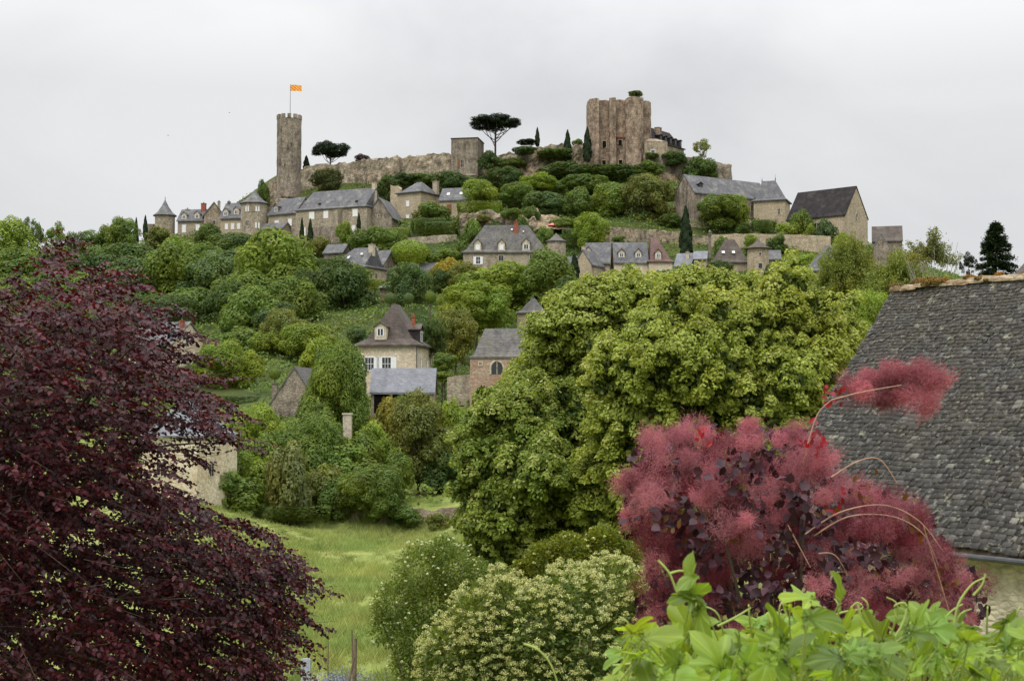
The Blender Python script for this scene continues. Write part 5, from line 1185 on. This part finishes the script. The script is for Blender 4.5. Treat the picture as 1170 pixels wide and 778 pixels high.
for i in ends:
    st = np.array([-.05, -.1, rng.uniform(1.2, 6)]); en = SC[i]-base; mid = (st+en)/2+np.array([0, 0, .5]); tr.append((bez(st, mid, en, 9), np.linspace(.06, .008, 9)))
V, Fs = tubes(tr, 6); obj('trunk', npmesh('trunk', V, Fs, M['bark'], smooth=True), e)
tw = [(np.stack([SC[i]-ax_[i]*.3-base, SC[i]-base, SC[i]+ax_[i]*ln[i]*.7-base]), [.0035, .0025, .0015]) for i in range(0, n, 4)]
V, Fs = tubes(tw, 4); obj('twigs', npmesh('twigs', V, Fs, M['bark']), e)

# ------------------------------------------------------------------ barn with the moss topped slate roof
EB = P(861, 605, 34.0); ang = math.atan2(-.836, .549)
L_, D_, R_, H_b = 18.0, 10.0, 5.87, 4.6
e = empty('slate_roofed_barn', (EB[0], EB[1], EB[2]-H_b), 'large near barn with weathered slate roof and moss grown ridge tiles on the right', 'barn', rz=ang)
yo = .45; H0 = H_b-.05
w = MB(); w.faces([(.3, yo, -3), (.3, D_-yo, -3), (.3, D_-yo, H0), (.3, D_/2, H_b+R_-.35), (.3, yo, H0), (L_, yo, -3), (L_, D_-yo, -3), (L_, D_-yo, H0), (L_, D_/2, H_b+R_-.35), (L_, yo, H0)],
        [(4, 3, 2, 1, 0), (5, 6, 7, 8, 9), (0, 5, 9, 4)[::-1], (1, 2, 7, 6)[::-1]])
m_barnw = m_stone('barn rubble and lime mortar', (.44, .38, .28), (.50, .44, .33), (.56, .50, .38), .22, grime=(.30, .25, .17), gr=.5, mo=.3)
w.build('wall', m_barnw, e)
k_ = R_/(D_/2); sl = math.hypot(R_, D_/2)
bd = MB()
for sg in (0, 1):
    f = (lambda y: y) if sg == 0 else (lambda y: D_-y)
    bd.faces([(0, f(0), H_b-.06), (L_, f(0), H_b-.06), (L_, D_/2, H_b+R_-.06), (0, D_/2, H_b+R_-.06), (0, f(.06), H_b-.16), (L_, f(.06), H_b-.16), (L_, D_/2, H_b+R_-.2), (0, D_/2, H_b+R_-.2)],
             [(0, 1, 2, 3), (7, 6, 5, 4), (0, 4, 5, 1), (1, 5, 6, 2), (3, 7, 4, 0)])
deck = bd.build('roof', M['wood'], e)
dirs = np.array([0, (D_/2)/sl, R_/sl]); nrm_ = np.array([0, -R_/sl, (D_/2)/sl])
for side_ in (0, 1):
    V = []; Fs = []; vv = []; s = -.04; row = 0
    while s < sl-.05:
        ex = .15-.055*(s/sl); x = -.05+random.random()*.1
        while x < L_:
            wd = random.uniform(.12, .27)-.03*(s/sl); hh = ex*1.75; jit = random.uniform(-.014, .014); th = random.uniform(.018, .036); tl = random.gauss(0, .005); rt = random.gauss(0, .009)
            o_ = np.array([x, 0, 0])+dirs*(s+jit); g_ = .009
            a = [o_+np.array([g_, 0, 0])+nrm_*(.034+tl), o_+np.array([wd-g_, 0, 0])+dirs*rt+nrm_*(.034-tl)]
            b_ = [a[1]+dirs*hh-nrm_*.034, a[0]+dirs*hh-nrm_*.034]
            top = [p+nrm_*th for p in a+b_]; q = len(V); V += top+a+b_
            Fs += [(q, q+1, q+2, q+3), (q+4, q+5, q+1, q), (q+5, q+6, q+2, q+1), (q+7, q+4, q, q+3)]; c = random.gauss(.42, .2)
            if random.random() < .03: c += .35
            vv += [c]*4; x += wd
        s += ex; row += 1
    V = np.array(V)+np.array([0, 0, H_b]); V[:, 2] += .05*(1+np.sin(V[:, 0]*.9+1)*np.cos(V[:, 2]*.8))+.02*np.sin(V[:, 0]*2.7+V[:, 2]*2)+.02
    if side_: V[:, 1] = D_-V[:, 1]; Fs = [f[::-1] for f in Fs]
    if side_ == 0:
        mm, t, out = nt('weathered slates'); at = nd(t, 'ShaderNodeAttribute', attribute_name='v'); co = coords(t)
        base_c = ramp(t, at.outputs['Fac'], [(0, (.016, .0145, .014)), (.5, (.055, .050, .048)), (.8, (.11, .102, .098)), (1, (.27, .255, .23))])
        sep = nd(t, 'ShaderNodeSeparateXYZ'); t.links.new(co, sep.inputs[0])
        up_ = nd(t, 'ShaderNodeMapRange'); t.links.new(sep.outputs['Z'], up_.inputs[0]); up_.inputs[1].default_value = H_b; up_.inputs[2].default_value = H_b+R_
        mo = tex(t, 'ShaderNodeTexNoise', co, 1.1, Detail=7.0, Roughness=.7); ad = nd(t, 'ShaderNodeMath', operation='MULTIPLY_ADD'); t.links.new(up_.outputs[0], ad.inputs[0]); ad.inputs[1].default_value = .13; t.links.new(mo.outputs[0], ad.inputs[2])
        base_c = mixc(t, ramp(t, ad.outputs[0], [(.50, 0.), (.68, .7)]), base_c, (.062, .05, .036))
        li = tex(t, 'ShaderNodeTexNoise', co, 2.6, Detail=8.0, Roughness=.65); base_c = mixc(t, ramp(t, li.outputs[0], [(.62, 0.), (.66, .7)]), base_c, (.36, .36, .26))
        l2 = tex(t, 'ShaderNodeTexNoise', co, 9., Detail=5.0); base_c = mixc(t, ramp(t, l2.outputs[0], [(.58, 0.), (.66, .55)]), base_c, (.30, .29, .24))
        fn = tex(t, 'ShaderNodeTexNoise', co, 30., Detail=4.0); base_c = mixc(t, .6, base_c, ramp(t, fn.outputs[0], [(.3, .6), (.7, 1.35)]), 'MULTIPLY')
        ro = ramp(t, at.outputs['Fac'], [(0, .42), (1, .7)]); bsdf(t, out, base_c, ro, .5, fn.outputs[0], .01, .6); m_sl = mm
    obj('slates', npmesh('slates', V, np.array(Fs), m_sl, np.clip(vv, 0, 1)), deck)
# gutter and ridge
gt = MB(); gt.tube([(-.05, -.07, H_b-.10), (L_, -.07, H_b-.10)], .065, 10); gt.build('gutter', M['lead'], e)
rt = MB(); x = -.05
while x < L_:
    ll = random.uniform(.36, .44); dz = random.uniform(-.03, .03); ds = random.uniform(-.03, .03)
    for j in range(10):
        a0 = math.pi*j/10; a1 = math.pi*(j+1)/10
        q = []
        for xx, rr in ((x, .17), (x+ll+.05, .145)):
            for rad in (rr, rr-.02):
                for a in (a0, a1): q.append((xx, D_/2+ds+rad*1.15*math.cos(a), H_b+R_+.02+dz+.03*math.sin(xx*.9)+rad*math.sin(a)))
        rt.faces(q, [(0, 1, 5, 4), (2, 6, 7, 3), (0, 2, 3, 1), (4, 5, 7, 6)])
    x += ll
m_rid = m_stone('lichened ridge tile', (.24, .15, .085), (.30, .22, .14), (.36, .31, .22), .22, grime=(.10, .085, .05), gr=.8)
rid = rt.build('ridge_tiles', m_rid, deck)
mc = []; mN = []
for i in range(95):
    x0 = random.uniform(0, L_); r_ = random.uniform(.05, .16)*(1.3 if x0 < 1.5 else 1); a = random.uniform(.1, 3.0); c = np.array([x0, D_/2+.18*math.cos(a), H_b+R_+.03+.17*math.sin(a)])
    m_ = 260; d = rdir(m_); d[:, 2] = np.abs(d[:, 2]); p = c+d*np.array([r_*1.3, r_, r_*.8])*(.7+.35*rng.random((m_, 1))); mc.append(p); mN.append(d)
mc = np.concatenate(mc); mN = np.concatenate(mN); V, Fs = diamonds(mc, mN+rdir(len(mc))*.5, .022, .016)
m_moss = m_leaf('ochre and green moss', trans=.1, rough=.9, lo=.5, hi=1.4, warm=(1.9, 1.05, .5), nsc=.9, col=(.13, .105, .03))
obj('moss', npmesh('moss', V, Fs, m_moss, rng.random(len(mc))), rid)

# ------------------------------------------------------------------ smoke bush
Ys = 9.2; px_m = F/Ys
spoly = [(712,560),(706,545),(722,512),(748,492),(800,486),(850,480),(905,486),(935,500),(948,535),(975,560),(1010,560),(1060,590),(1076,625),(1100,652),(1128,662),(1132,690),(1110,730),(1090,800),(735,800),(728,700),(745,640),(735,610),(715,600)]
n = 600; sx = rng.uniform(705, 1130, n*3); sy = rng.uniform(482, 800, n*3); ok = inpoly(sx, sy, spoly); sx, sy = sx[ok][:n], sy[ok][:n]; n = len(sx)
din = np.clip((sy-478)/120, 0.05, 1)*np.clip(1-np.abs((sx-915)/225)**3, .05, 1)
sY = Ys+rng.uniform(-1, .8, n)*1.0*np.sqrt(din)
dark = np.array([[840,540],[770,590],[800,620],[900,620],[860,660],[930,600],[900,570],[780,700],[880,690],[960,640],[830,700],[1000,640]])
cen = PA(sx, sy, sY)
# keep the plumes off the darker hollows
for q in range(len(dark)):
    hol = ((sx-dark[q, 0])**2+(sy-dark[q, 1])**2 < 26**2); cen[hol, 1] += .7; cen[hol] *= 1.0
base = np.array([P(900, 700, Ys)[0], Ys+.1, g1(P(900, 700, Ys)[0], Ys+.1)])
e = empty('smoke_bush', base, 'purple leaved smoke bush with fluffy pink plumes in front of the limes', 'smoke bush')
hp = 1000
def plume_mesh(cen, rad, hp, name, mat):
    n = len(cen); ci = np.repeat(np.arange(n), hp); m_ = len(ci)
    axd = unit(rdir(n)*.6+np.array([0, -.1, .7]))
    sub = 9; sd = rdir(n*sub).reshape(n, sub, 3)*.62
    k_ = rng.integers(0, sub, m_); sc_ = sd[ci, k_]
    p = cen[ci]+(sc_+rdir(m_)*.5*rng.random((m_, 1))**.5)*rad[ci][:, None]*np.array([1, 1, .85])+axd[ci]*(rng.normal(0, .3, m_)*rad[ci])[:, None]
    A = unit(p-cen[ci]+rdir(m_)*rad[ci][:, None]*2.2)
    l = rng.uniform(.010, .034, m_)[:, None]; wv = unit(np.cross(A, rdir(m_)))*rng.uniform(.0006, .0011, m_)[:, None]; mid = p+A*l*.5+rdir(m_)*l*.16
    V = np.stack([p-wv, p+wv, mid+wv, mid-wv, p+A*l+wv*.4, p+A*l-wv*.4], 1).reshape(-1, 3); b = np.arange(m_)[:, None]*6
    Fs = np.concatenate([b+np.array([[0, 1, 2, 3]]), b+np.array([[3, 2, 4, 5]])], 1).reshape(-1, 4)
    vv = np.clip(np.repeat(rng.normal(.5, .2, n), hp)+rng.normal(0, .15, m_), 0, 1)
    return V, Fs, np.repeat(vv, 2)
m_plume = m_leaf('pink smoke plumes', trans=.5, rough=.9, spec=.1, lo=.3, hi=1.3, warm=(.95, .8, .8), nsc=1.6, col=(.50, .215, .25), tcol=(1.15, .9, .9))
m_plume2 = m_leaf('maroon plumes with painted shade', trans=.35, rough=.9, spec=.1, lo=.4, hi=1.4, warm=(1.2, .8, .8), nsc=2., col=(.17, .045, .062), tcol=(1.3, .9, .9))  # maroon is partly the plumes' own tint, partly shade put into the colour
dk = rng.random(n) < np.clip((sy-520)/170, .05, .58)  # share of shade-toned maroon plumes grows towards the bottom of the bush
V, Fs, vv = plume_mesh(cen[dk]-base+np.array([0, .12, 0]), rng.uniform(.075, .13, dk.sum()), hp, 'plumes', m_plume2); obj('shaded_maroon_plumes', npmesh('shaded_maroon_plumes', V, Fs, m_plume2, vv), e)
lt = ~dk
V, Fs, vv = plume_mesh(cen[lt]-base, rng.uniform(.06, .13, lt.sum()), hp, 'plumes', m_plume); obj('plumes', npmesh('plumes', V, Fs, m_plume, vv), e)
spr = np.array([(975,442),(996,430),(1020,425),(1045,425),(1062,432),(1005,448),(1030,452),(1050,462),(1015,460),(985,450),(1038,438),(1010,436),(1068,442)]); cs = PA(spr[:, 0], spr[:, 1], Ys-.3+rng.normal(0, .08, len(spr)))
V, Fs, vv = plume_mesh(cs-base, rng.uniform(.075, .12, len(cs)), 2600, 'top_plume', m_plume); obj('top_plume', npmesh('top_plume', V, Fs, m_plume, vv), e)
m_sml = m_leaf('dark smoke bush leaves', trans=.15, rough=.5, spec=.3, lo=.5, hi=1.5, warm=(.9, 1.2, 1.3), nsc=3., col=(.040, .012, .018), tcol=(2, .8, .7))
# round dark leaves
nl = 2800; lx = rng.uniform(708, 1128, nl*2); ly = rng.uniform(490, 800, nl*2); ok = inpoly(lx, ly, spoly); lx, ly = lx[ok][:nl], ly[ok][:nl]; nl = len(lx)
din = np.clip((ly-485)/120, 0.05, 1)*np.clip(1-np.abs((lx-915)/220)**3, .05, 1)
C = PA(lx, ly, Ys+.35+rng.uniform(-.75, .9, nl)*np.sqrt(din))
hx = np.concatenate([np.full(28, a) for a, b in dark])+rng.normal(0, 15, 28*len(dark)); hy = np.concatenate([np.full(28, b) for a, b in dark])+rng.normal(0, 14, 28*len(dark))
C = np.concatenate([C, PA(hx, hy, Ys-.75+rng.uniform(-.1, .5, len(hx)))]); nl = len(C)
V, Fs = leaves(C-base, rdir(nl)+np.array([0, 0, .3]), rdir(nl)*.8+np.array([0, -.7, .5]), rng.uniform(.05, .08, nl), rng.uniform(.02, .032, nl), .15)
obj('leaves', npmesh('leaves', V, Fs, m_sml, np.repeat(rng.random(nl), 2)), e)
# bright red young leaves and bronze ones
def leafcluster(name, spots, num, spread, size, col, up=1.0):
    C = []; A = []
    for (x, y) in spots:
        c = P(x, y, Ys-.55); 
        for i in range(num):
            a = unit(rng.normal(size=3)*.55+np.array([0, 0, up])); C.append(c+rng.normal(size=3)*spread); A.append(a)
    C = np.array(C); A = np.array(A); n_l = len(C)
    V, Fs = leaves(C-base, A, rdir(n_l)*.5+np.array([0, -1, .2]), size*(.7+.6*rng.random(n_l)), size*.26, .2)
    mm = m_leaf(name.replace('_', ' '), trans=.4, rough=.45, spec=.4, col=col, tcol=(1.3, .8, .6), nsc=4.); return obj(name, npmesh(name, V, Fs, mm, np.repeat(rng.random(n_l), 2)), e)
leafcluster('red_leaves', [(927,500),(924,515),(935,510),(800,500),(957,452),(950,455),(955,580)], 7, .03, .05, (.20, .012, .025))
leafcluster('bronze_leaves', [(985,565),(1040,590),(1050,600),(1065,650),(1080,672),(1060,690),(850,620),(760,610),(1000,650),(945,580)], 8, .05, .055, (.12, .06, .015))
# arching bare stems
def arc(pts, Yd): return np.array([P(x, y, Yd) for x, y in pts])-base
def smooth(pts, n=22):
    pts = np.asarray(pts, float); t = np.linspace(0, len(pts)-1, n); out = []
    for q in t:
        i = int(min(q, len(pts)-2)); f = q-i; p0 = pts[max(i-1, 0)]; p1 = pts[i]; p2 = pts[i+1]; p3 = pts[min(i+2, len(pts)-1)]
        out.append(.5*((2*p1)+(-p0+p2)*f+(2*p0-5*p1+4*p2-p3)*f*f+(-p0+3*p1-3*p2+p3)*f**3))
    return np.array(out)
stems = [[(918,530),(925,500),(935,472),(950,457)], [(950,457),(985,448),(1030,440)], [(950,545),(980,527),(1005,525),(1025,552)], [(920,610),(960,585),(1010,577),(1050,595),(1078,630)],
         [(930,612),(970,590),(1020,590),(1055,610),(1072,645)], [(900,600),(912,622),(926,648)], [(935,632),(955,635),(974,668)], [(1100,740),(1085,700),(1070,650),(1055,600)]]
m_stem = m_plain('reddish bare stem', (.34, .19, .13), .5, .4, .3, 20)
V, Fs = tubes([(smooth(arc(s_, Ys-.75 if i else Ys-.6)), np.linspace(.0055, .003, 22)) for i, s_ in enumerate(stems)], 6); obj('stem', npmesh('stem', V, Fs, m_stem, smooth=True), e)
tr = [(bez(np.array([0, 0, -.2]), np.array([0, 0, 1.2]), cen[i]-base, 8), np.linspace(.03, .006, 8)) for i in range(0, len(cen), 14)]
V, Fs = tubes(tr, 5); obj('branches', npmesh('branches', V, Fs, M['bark'], smooth=True), e)

# ------------------------------------------------------------------ vine in the foreground
def leaf_outline(seed, kind):
    r_ = random.Random(seed); out = []
    n = 72
    for i in range(n):
        a = -math.pi+2*math.pi*(i+.5)/n              # 0 = tip
        if kind == 0:   # three lobed
            r = .30+.75*max(0, math.cos(a*1.0))**7+.52*math.exp(-((abs(a)-.98)/.26)**2)+.26*math.exp(-((abs(a)-1.95)/.3)**2)-.18*math.exp(-((abs(a)-math.pi)/.28)**2)
        else:           # long pointed
            r = .24+.95*max(0, math.cos(a*.8))**8+.16*math.exp(-((abs(a)-.8)/.4)**2)+.12*math.exp(-((abs(a)-2.0)/.5)**2)
        r *= 1+.12*(((i % 6)/6.)-.4)+r_.uniform(-.012, .012)
        out.append((r*math.cos(a), r*math.sin(a)))
    return out
def vine_leaf(V, Fs, vv, c, axis_, normal, size, kind, v):
    o = leaf_outline(int(v*1e6), kind); n = len(o); A = unit(np.array(axis_)); N = np.array(normal); N = unit(N-A*np.dot(N, A)); B = np.cross(N, A)
    b0 = len(V); rings = (.0, .33, .66, 1.0); cur = random.uniform(.1, .45); fold = random.uniform(.05, .35); ph = random.random()*6
    V.append(c)
    for f in rings[1:]:
        for i, (x, y) in enumerate(o):
            X = x*f; Y_ = y*f; z = fold*abs(Y_)-cur*(X*X)-.3*Y_*Y_+.05*math.sin(ph+9*math.atan2(y, x))*f*f+.03*math.sin(ph*2+5*x-7*y)*f+.02*math.sin(9*X+ph)
            V.append(c+size*(A*(X+.3)+B*Y_+N*z))
    ang_ = [-math.pi+2*math.pi*(i+1.)/n for i in range(n)]
    vn = [(.28 if min(abs(abs(a)-q) for q in ((0., .98, 1.95) if kind == 0 else (0., .62, 1.25, 1.9))) < .05 else random.uniform(-.07, .07)) for a in ang_]
    for i in range(n): Fs.append((b0, b0+1+i, b0+1+(i+1) % n, b0+1+(i+1) % n)); vv.append(min(1, max(0, v*.8+vn[i])))
    for r_ in range(len(rings)-2):
        for i in range(n):
            a = b0+1+r_*n; Fs.append((a+i, a+n+i, a+n+(i+1) % n, a+(i+1) % n)); vv.append(min(1, max(0, v*.8+vn[i])))
V, Fs, vv = [], [], []
random.seed(5)
def ytop(x): return np.interp(x, [695, 720, 760, 800, 850, 880, 900, 950, 1000, 1040, 1080, 1120, 1170, 1250], [735, 712, 722, 700, 700, 690, 700, 692, 690, 690, 705, 700, 700, 690])
spots = []
for i in range(500):
    x = random.uniform(700, 1300); y = ytop(x)+abs(random.gauss(0, 45))+24+22*math.sin(x*.07)*math.sin(x*.031+1); Yv = random.uniform(1.7, 2.7); spots.append((x, y, Yv, random.uniform(.018, .046), random.choice((0, 0, 1, 1))))
spots += [(790,668,2.0,.03,1),(800,675,2.0,.034,0),(788,684,2.0,.03,1),(796,655,2.0,.026,1),(806,690,2.0,.036,0),(797,690,2.0,.04,1),(893,690,2.0,.044,1),(935,685,2.1,.045,0),(960,694,2.1,.042,1),(720,728,2.0,.04,0),(1145,705,2.2,.045,0),(1040,720,2.0,.05,0),(740,765,1.9,.05,0),(830,770,1.8,.05,0),(1000,705,2.2,.045,1)]
pet = []
hub = P(960, 840, 2.25)
for (x, y, Yv, sz, kd) in spots:
    c = P(x, y, Yv); a = unit(np.array([random.gauss(0, .8), random.gauss(-.3, .4), random.gauss(.25, .6)])); nn = np.array([random.gauss(0, .7), -.45+random.gauss(0, .55), .8])
    vine_leaf(V, Fs, vv, c, a, nn, sz, kd, random.random()); d = np.array([random.gauss(0, .03), .05, -.09]); pet.append((bez(c+d, c+d*.4, c+a*sz*.3, 5), np.full(5, .0013)))
gz = g1(1.0, 2.3); base = np.array([.9, 2.3, gz])
e = empty('garden_vine', base, 'bright green climbing vine leaves and tendrils along the bottom right foreground', 'vine')
m_vine = m_leaf('bright vine leaves', trans=.5, rough=.42, spec=.4, lo=.45, hi=1.35, warm=(.65, .82, 1.3), nsc=6., col=(.29, .385, .04), tcol=(1.25, 1.15, .5))
V = np.array(V)-base; obj('foliage', npmesh('foliage', V, np.array(Fs), m_vine, np.array(vv), smooth=True), e)
m_vs = m_plain('pale green vine stem', (.30, .36, .09), .6, .3, .2, 30)
sp = [[(752,640),(765,655),(775,680),(790,705)], [(765,655),(780,652),(795,660)], [(790,655),(795,690),(812,730),(835,760)], [(820,715),(840,705),(858,694)], [(980,690),(990,740),(985,790)], [(1000,760),(1030,715),(1035,690),(1022,692),(1024,705)],
      [(1090,715),(1095,690),(1110,668),(1125,660)], [(1112,680),(1122,668),(1126,655)], [(880,760),(900,735),(930,725),(955,728)], [(900,740),(930,716),(960,700),(985,695),(980,688),(972,694)], [(700,760),(800,752),(900,760),(1000,772),(1100,765),(1200,755)], [(850,778),(940,740),(1050,745),(1170,735)], [(1080,770),(1130,745),(1200,738)], [(598,735),(615,742),(630,760),(640,790)], [(1060,730),(1085,700),(1100,690)]]
for i, s_ in enumerate(sp):
    pts = np.array([P(x, y, 2.05+.02*i) for x, y in s_]); pet.append((smooth(pts, 18), np.linspace(.0021, .0012, 18)))
for i in range(14):
    x = 720+i*34; y0 = ytop(x); pet.append((smooth(np.array([P(x+random.uniform(-30, 30), 830, 2.3), P(x+random.uniform(-12, 12), y0+60, 2.25), P(x, y0+5, 2.2), P(x+random.uniform(-20, 20), y0-8, 2.2)]), 14), np.linspace(.0026, .0009, 14)))
for i in range(12):
    pet.append((smooth(np.array([[.9, 2.3, gz-.05], hub*np.array([1, 1, 1])+[random.uniform(-.3, .3), 0, -.3], P(random.uniform(720, 1250), 800, 2.3)]), 12), np.linspace(.006, .003, 12)))
pet = [(p-base, r_) for p, r_ in pet]; Vt, Ft = tubes(pet, 6); obj('stem', npmesh('stem', Vt, Ft, m_vs, smooth=True), e)

# ------------------------------------------------------------------ small things at the field edge
k = MB(); zt = 2.2; W2 = .075
k.box(-W2, W2, -.02, .02, 0, zt); k.box(-W2, -W2+.02, -.06, .02, 0, zt); k.box(W2-.02, W2, -.06, .02, 0, zt)
o = k.build('metal_post', M['galv']); pt = P(350, 752, 24); o.location = (pt[0], 24, pt[2]-zt); tag(o, 'grey galvanised metal post at the near edge of the meadow', 'post')
def stake(x, y, Y, hh, lean, label, r=.05):
    k = MB(); k.tube([(0, 0, 0), (lean*.5, 0, hh*.5), (lean, 0, hh)], [r, r*.9, r*.75], 7); o = k.build('wooden_stake', M['wood']); pt = P(x, y, Y); o.location = (pt[0]-lean, Y, pt[2]-hh); tag(o, label, 'stake')
stake(402, 719, 66, 2.7, -.1, 'thin leaning stake, tallest of the stakes by the meadow')
stake(406.5, 729, 65, 2.2, .05, 'thick dark stake beside the tallest one', .09)
stake(405, 750, 62, 1.6, .35, 'slanting brown stake propped below the two upright stakes', .06)
stake(375, 732, 67, 1.6, 0, 'small thin stake standing alone in the tall meadow grass', .03)
nb = 5200; xx = rng.uniform(-9.2, -7.6, nb); xx = P(384, 760, 68)[0]+rng.normal(0, .75, nb); yy = 68+rng.normal(0, 1.6, nb); zz = gh(xx, yy)+rng.random(nb)*.6
V, Fs = diamonds(np.stack([xx, yy, zz], 1), rdir(nb)+[0, -.5, .3], .05, .035)
mb = m_leaf('grey blue flower spikes', trans=.2, col=(.19, .19, .24), warm=(.9, 1, 1.1)); o = obj('lavender_patch', npmesh('lavender_patch', V, Fs, mb, rng.random(nb))); tag(o, 'grey blue patch of flowers among the meadow grass near the stakes', 'flowers', kind='stuff')
for bx, by, bY, lb in ((192, 155, 210, 'tiny dark bird in the sky, lower left of the two'), (262, 129, 220, 'tiny dark bird in the sky, upper right of the two')):
    k = MB(); k.tube([(-.14, 0, 0), (-.05, 0, .01), (.08, 0, .015), (.15, 0, .01)], [.008, .035, .03, .01], 6); k.faces([(-.03, 0, .02), (.05, 0, .02), (0, .2, .09), (-.05, .36, .03)], [(0, 1, 2, 3)]); k.faces([(-.03, 0, .02), (.05, 0, .02), (0, -.2, .09), (-.05, -.36, .03)], [(3, 2, 1, 0)])
    o = k.build('bird', M['lead']); o.location = P(bx, by, bY); o.rotation_euler.z = .6; tag(o, lb, 'bird')

# ------------------------------------------------------------------ sky, sun, camera
w = bpy.data.worlds.new('World'); S.world = w; w.use_nodes = True; t = w.node_tree; t.nodes.clear()
out = t.nodes.new('ShaderNodeOutputWorld')
sky = nd(t, 'ShaderNodeTexSky', sky_type='NISHITA', sun_disc=False, sun_elevation=R(55), sun_rotation=R(-150)); b1 = nd(t, 'ShaderNodeBackground'); b1.inputs[1].default_value = .08; t.links.new(sky.outputs[0], b1.inputs[0])
tc = nd(t, 'ShaderNodeTexCoord'); mp = nd(t, 'ShaderNodeMapping'); mp.inputs['Scale'].default_value = (1, 1, 1.7); mp.inputs['Location'].default_value = (.3, .1, .2); t.links.new(tc.outputs['Generated'], mp.inputs[0])
n1 = tex(t, 'ShaderNodeTexNoise', mp.outputs[0], 2.6, Detail=9.0, Roughness=.52, Distortion=.35)
cl = ramp(t, n1.outputs[0], [(.32, (.64, .652, .67)), (.47, (.75, .76, .775)), (.58, (.82, .825, .832))])
sp_ = nd(t, 'ShaderNodeSeparateXYZ'); t.links.new(tc.outputs['Generated'], sp_.inputs[0])
mr = nd(t, 'ShaderNodeMapRange'); t.links.new(sp_.outputs['Z'], mr.inputs[0]); mr.inputs[1].default_value = .22; mr.inputs[2].default_value = 1.; mr.inputs[3].default_value = 1.0; mr.inputs[4].default_value = 3.9
b2 = nd(t, 'ShaderNodeBackground'); t.links.new(cl, b2.inputs[0]); t.links.new(mr.outputs[0], b2.inputs[1])
mx = nd(t, 'ShaderNodeMixShader'); mx.inputs[0].default_value = .97; t.links.new(b1.outputs[0], mx.inputs[1]); t.links.new(b2.outputs[0], mx.inputs[2]); t.links.new(mx.outputs[0], out.inputs[0])
sd = bpy.data.lights.new('sun', 'SUN'); sd.energy = 1.5; sd.angle = R(20); sd.color = (1, .96, .9); so = bpy.data.objects.new('sun', sd); link(so)
so.rotation_euler = Vector((-math.cos(R(55))*math.sin(R(25)), -math.cos(R(55))*math.cos(R(25)), math.sin(R(55)))).to_track_quat('Z', 'Y').to_euler()
cd = bpy.data.cameras.new('camera'); cd.lens = 50; cd.sensor_width = 36; cd.clip_start = .1; cd.clip_end = 20000; cam = bpy.data.objects.new('camera', cd); link(cam)
cam.rotation_euler = (R(90)+PITCH, 0, 0); S.camera = cam
cd.dof.use_dof = True; cd.dof.focus_distance = 120; cd.dof.aperture_fstop = 22
S.render.engine = 'CYCLES'; S.view_settings.view_transform = 'Standard'; S.view_settings.look = 'None'; S.view_settings.exposure = 0; S.view_settings.gamma = 1
S.cycles.max_bounces = 6; S.cycles.diffuse_bounces = 3; S.cycles.transmission_bounces = 3
S.render.resolution_x = 1024; S.render.resolution_y = 680
print('objects', len(bpy.data.objects))
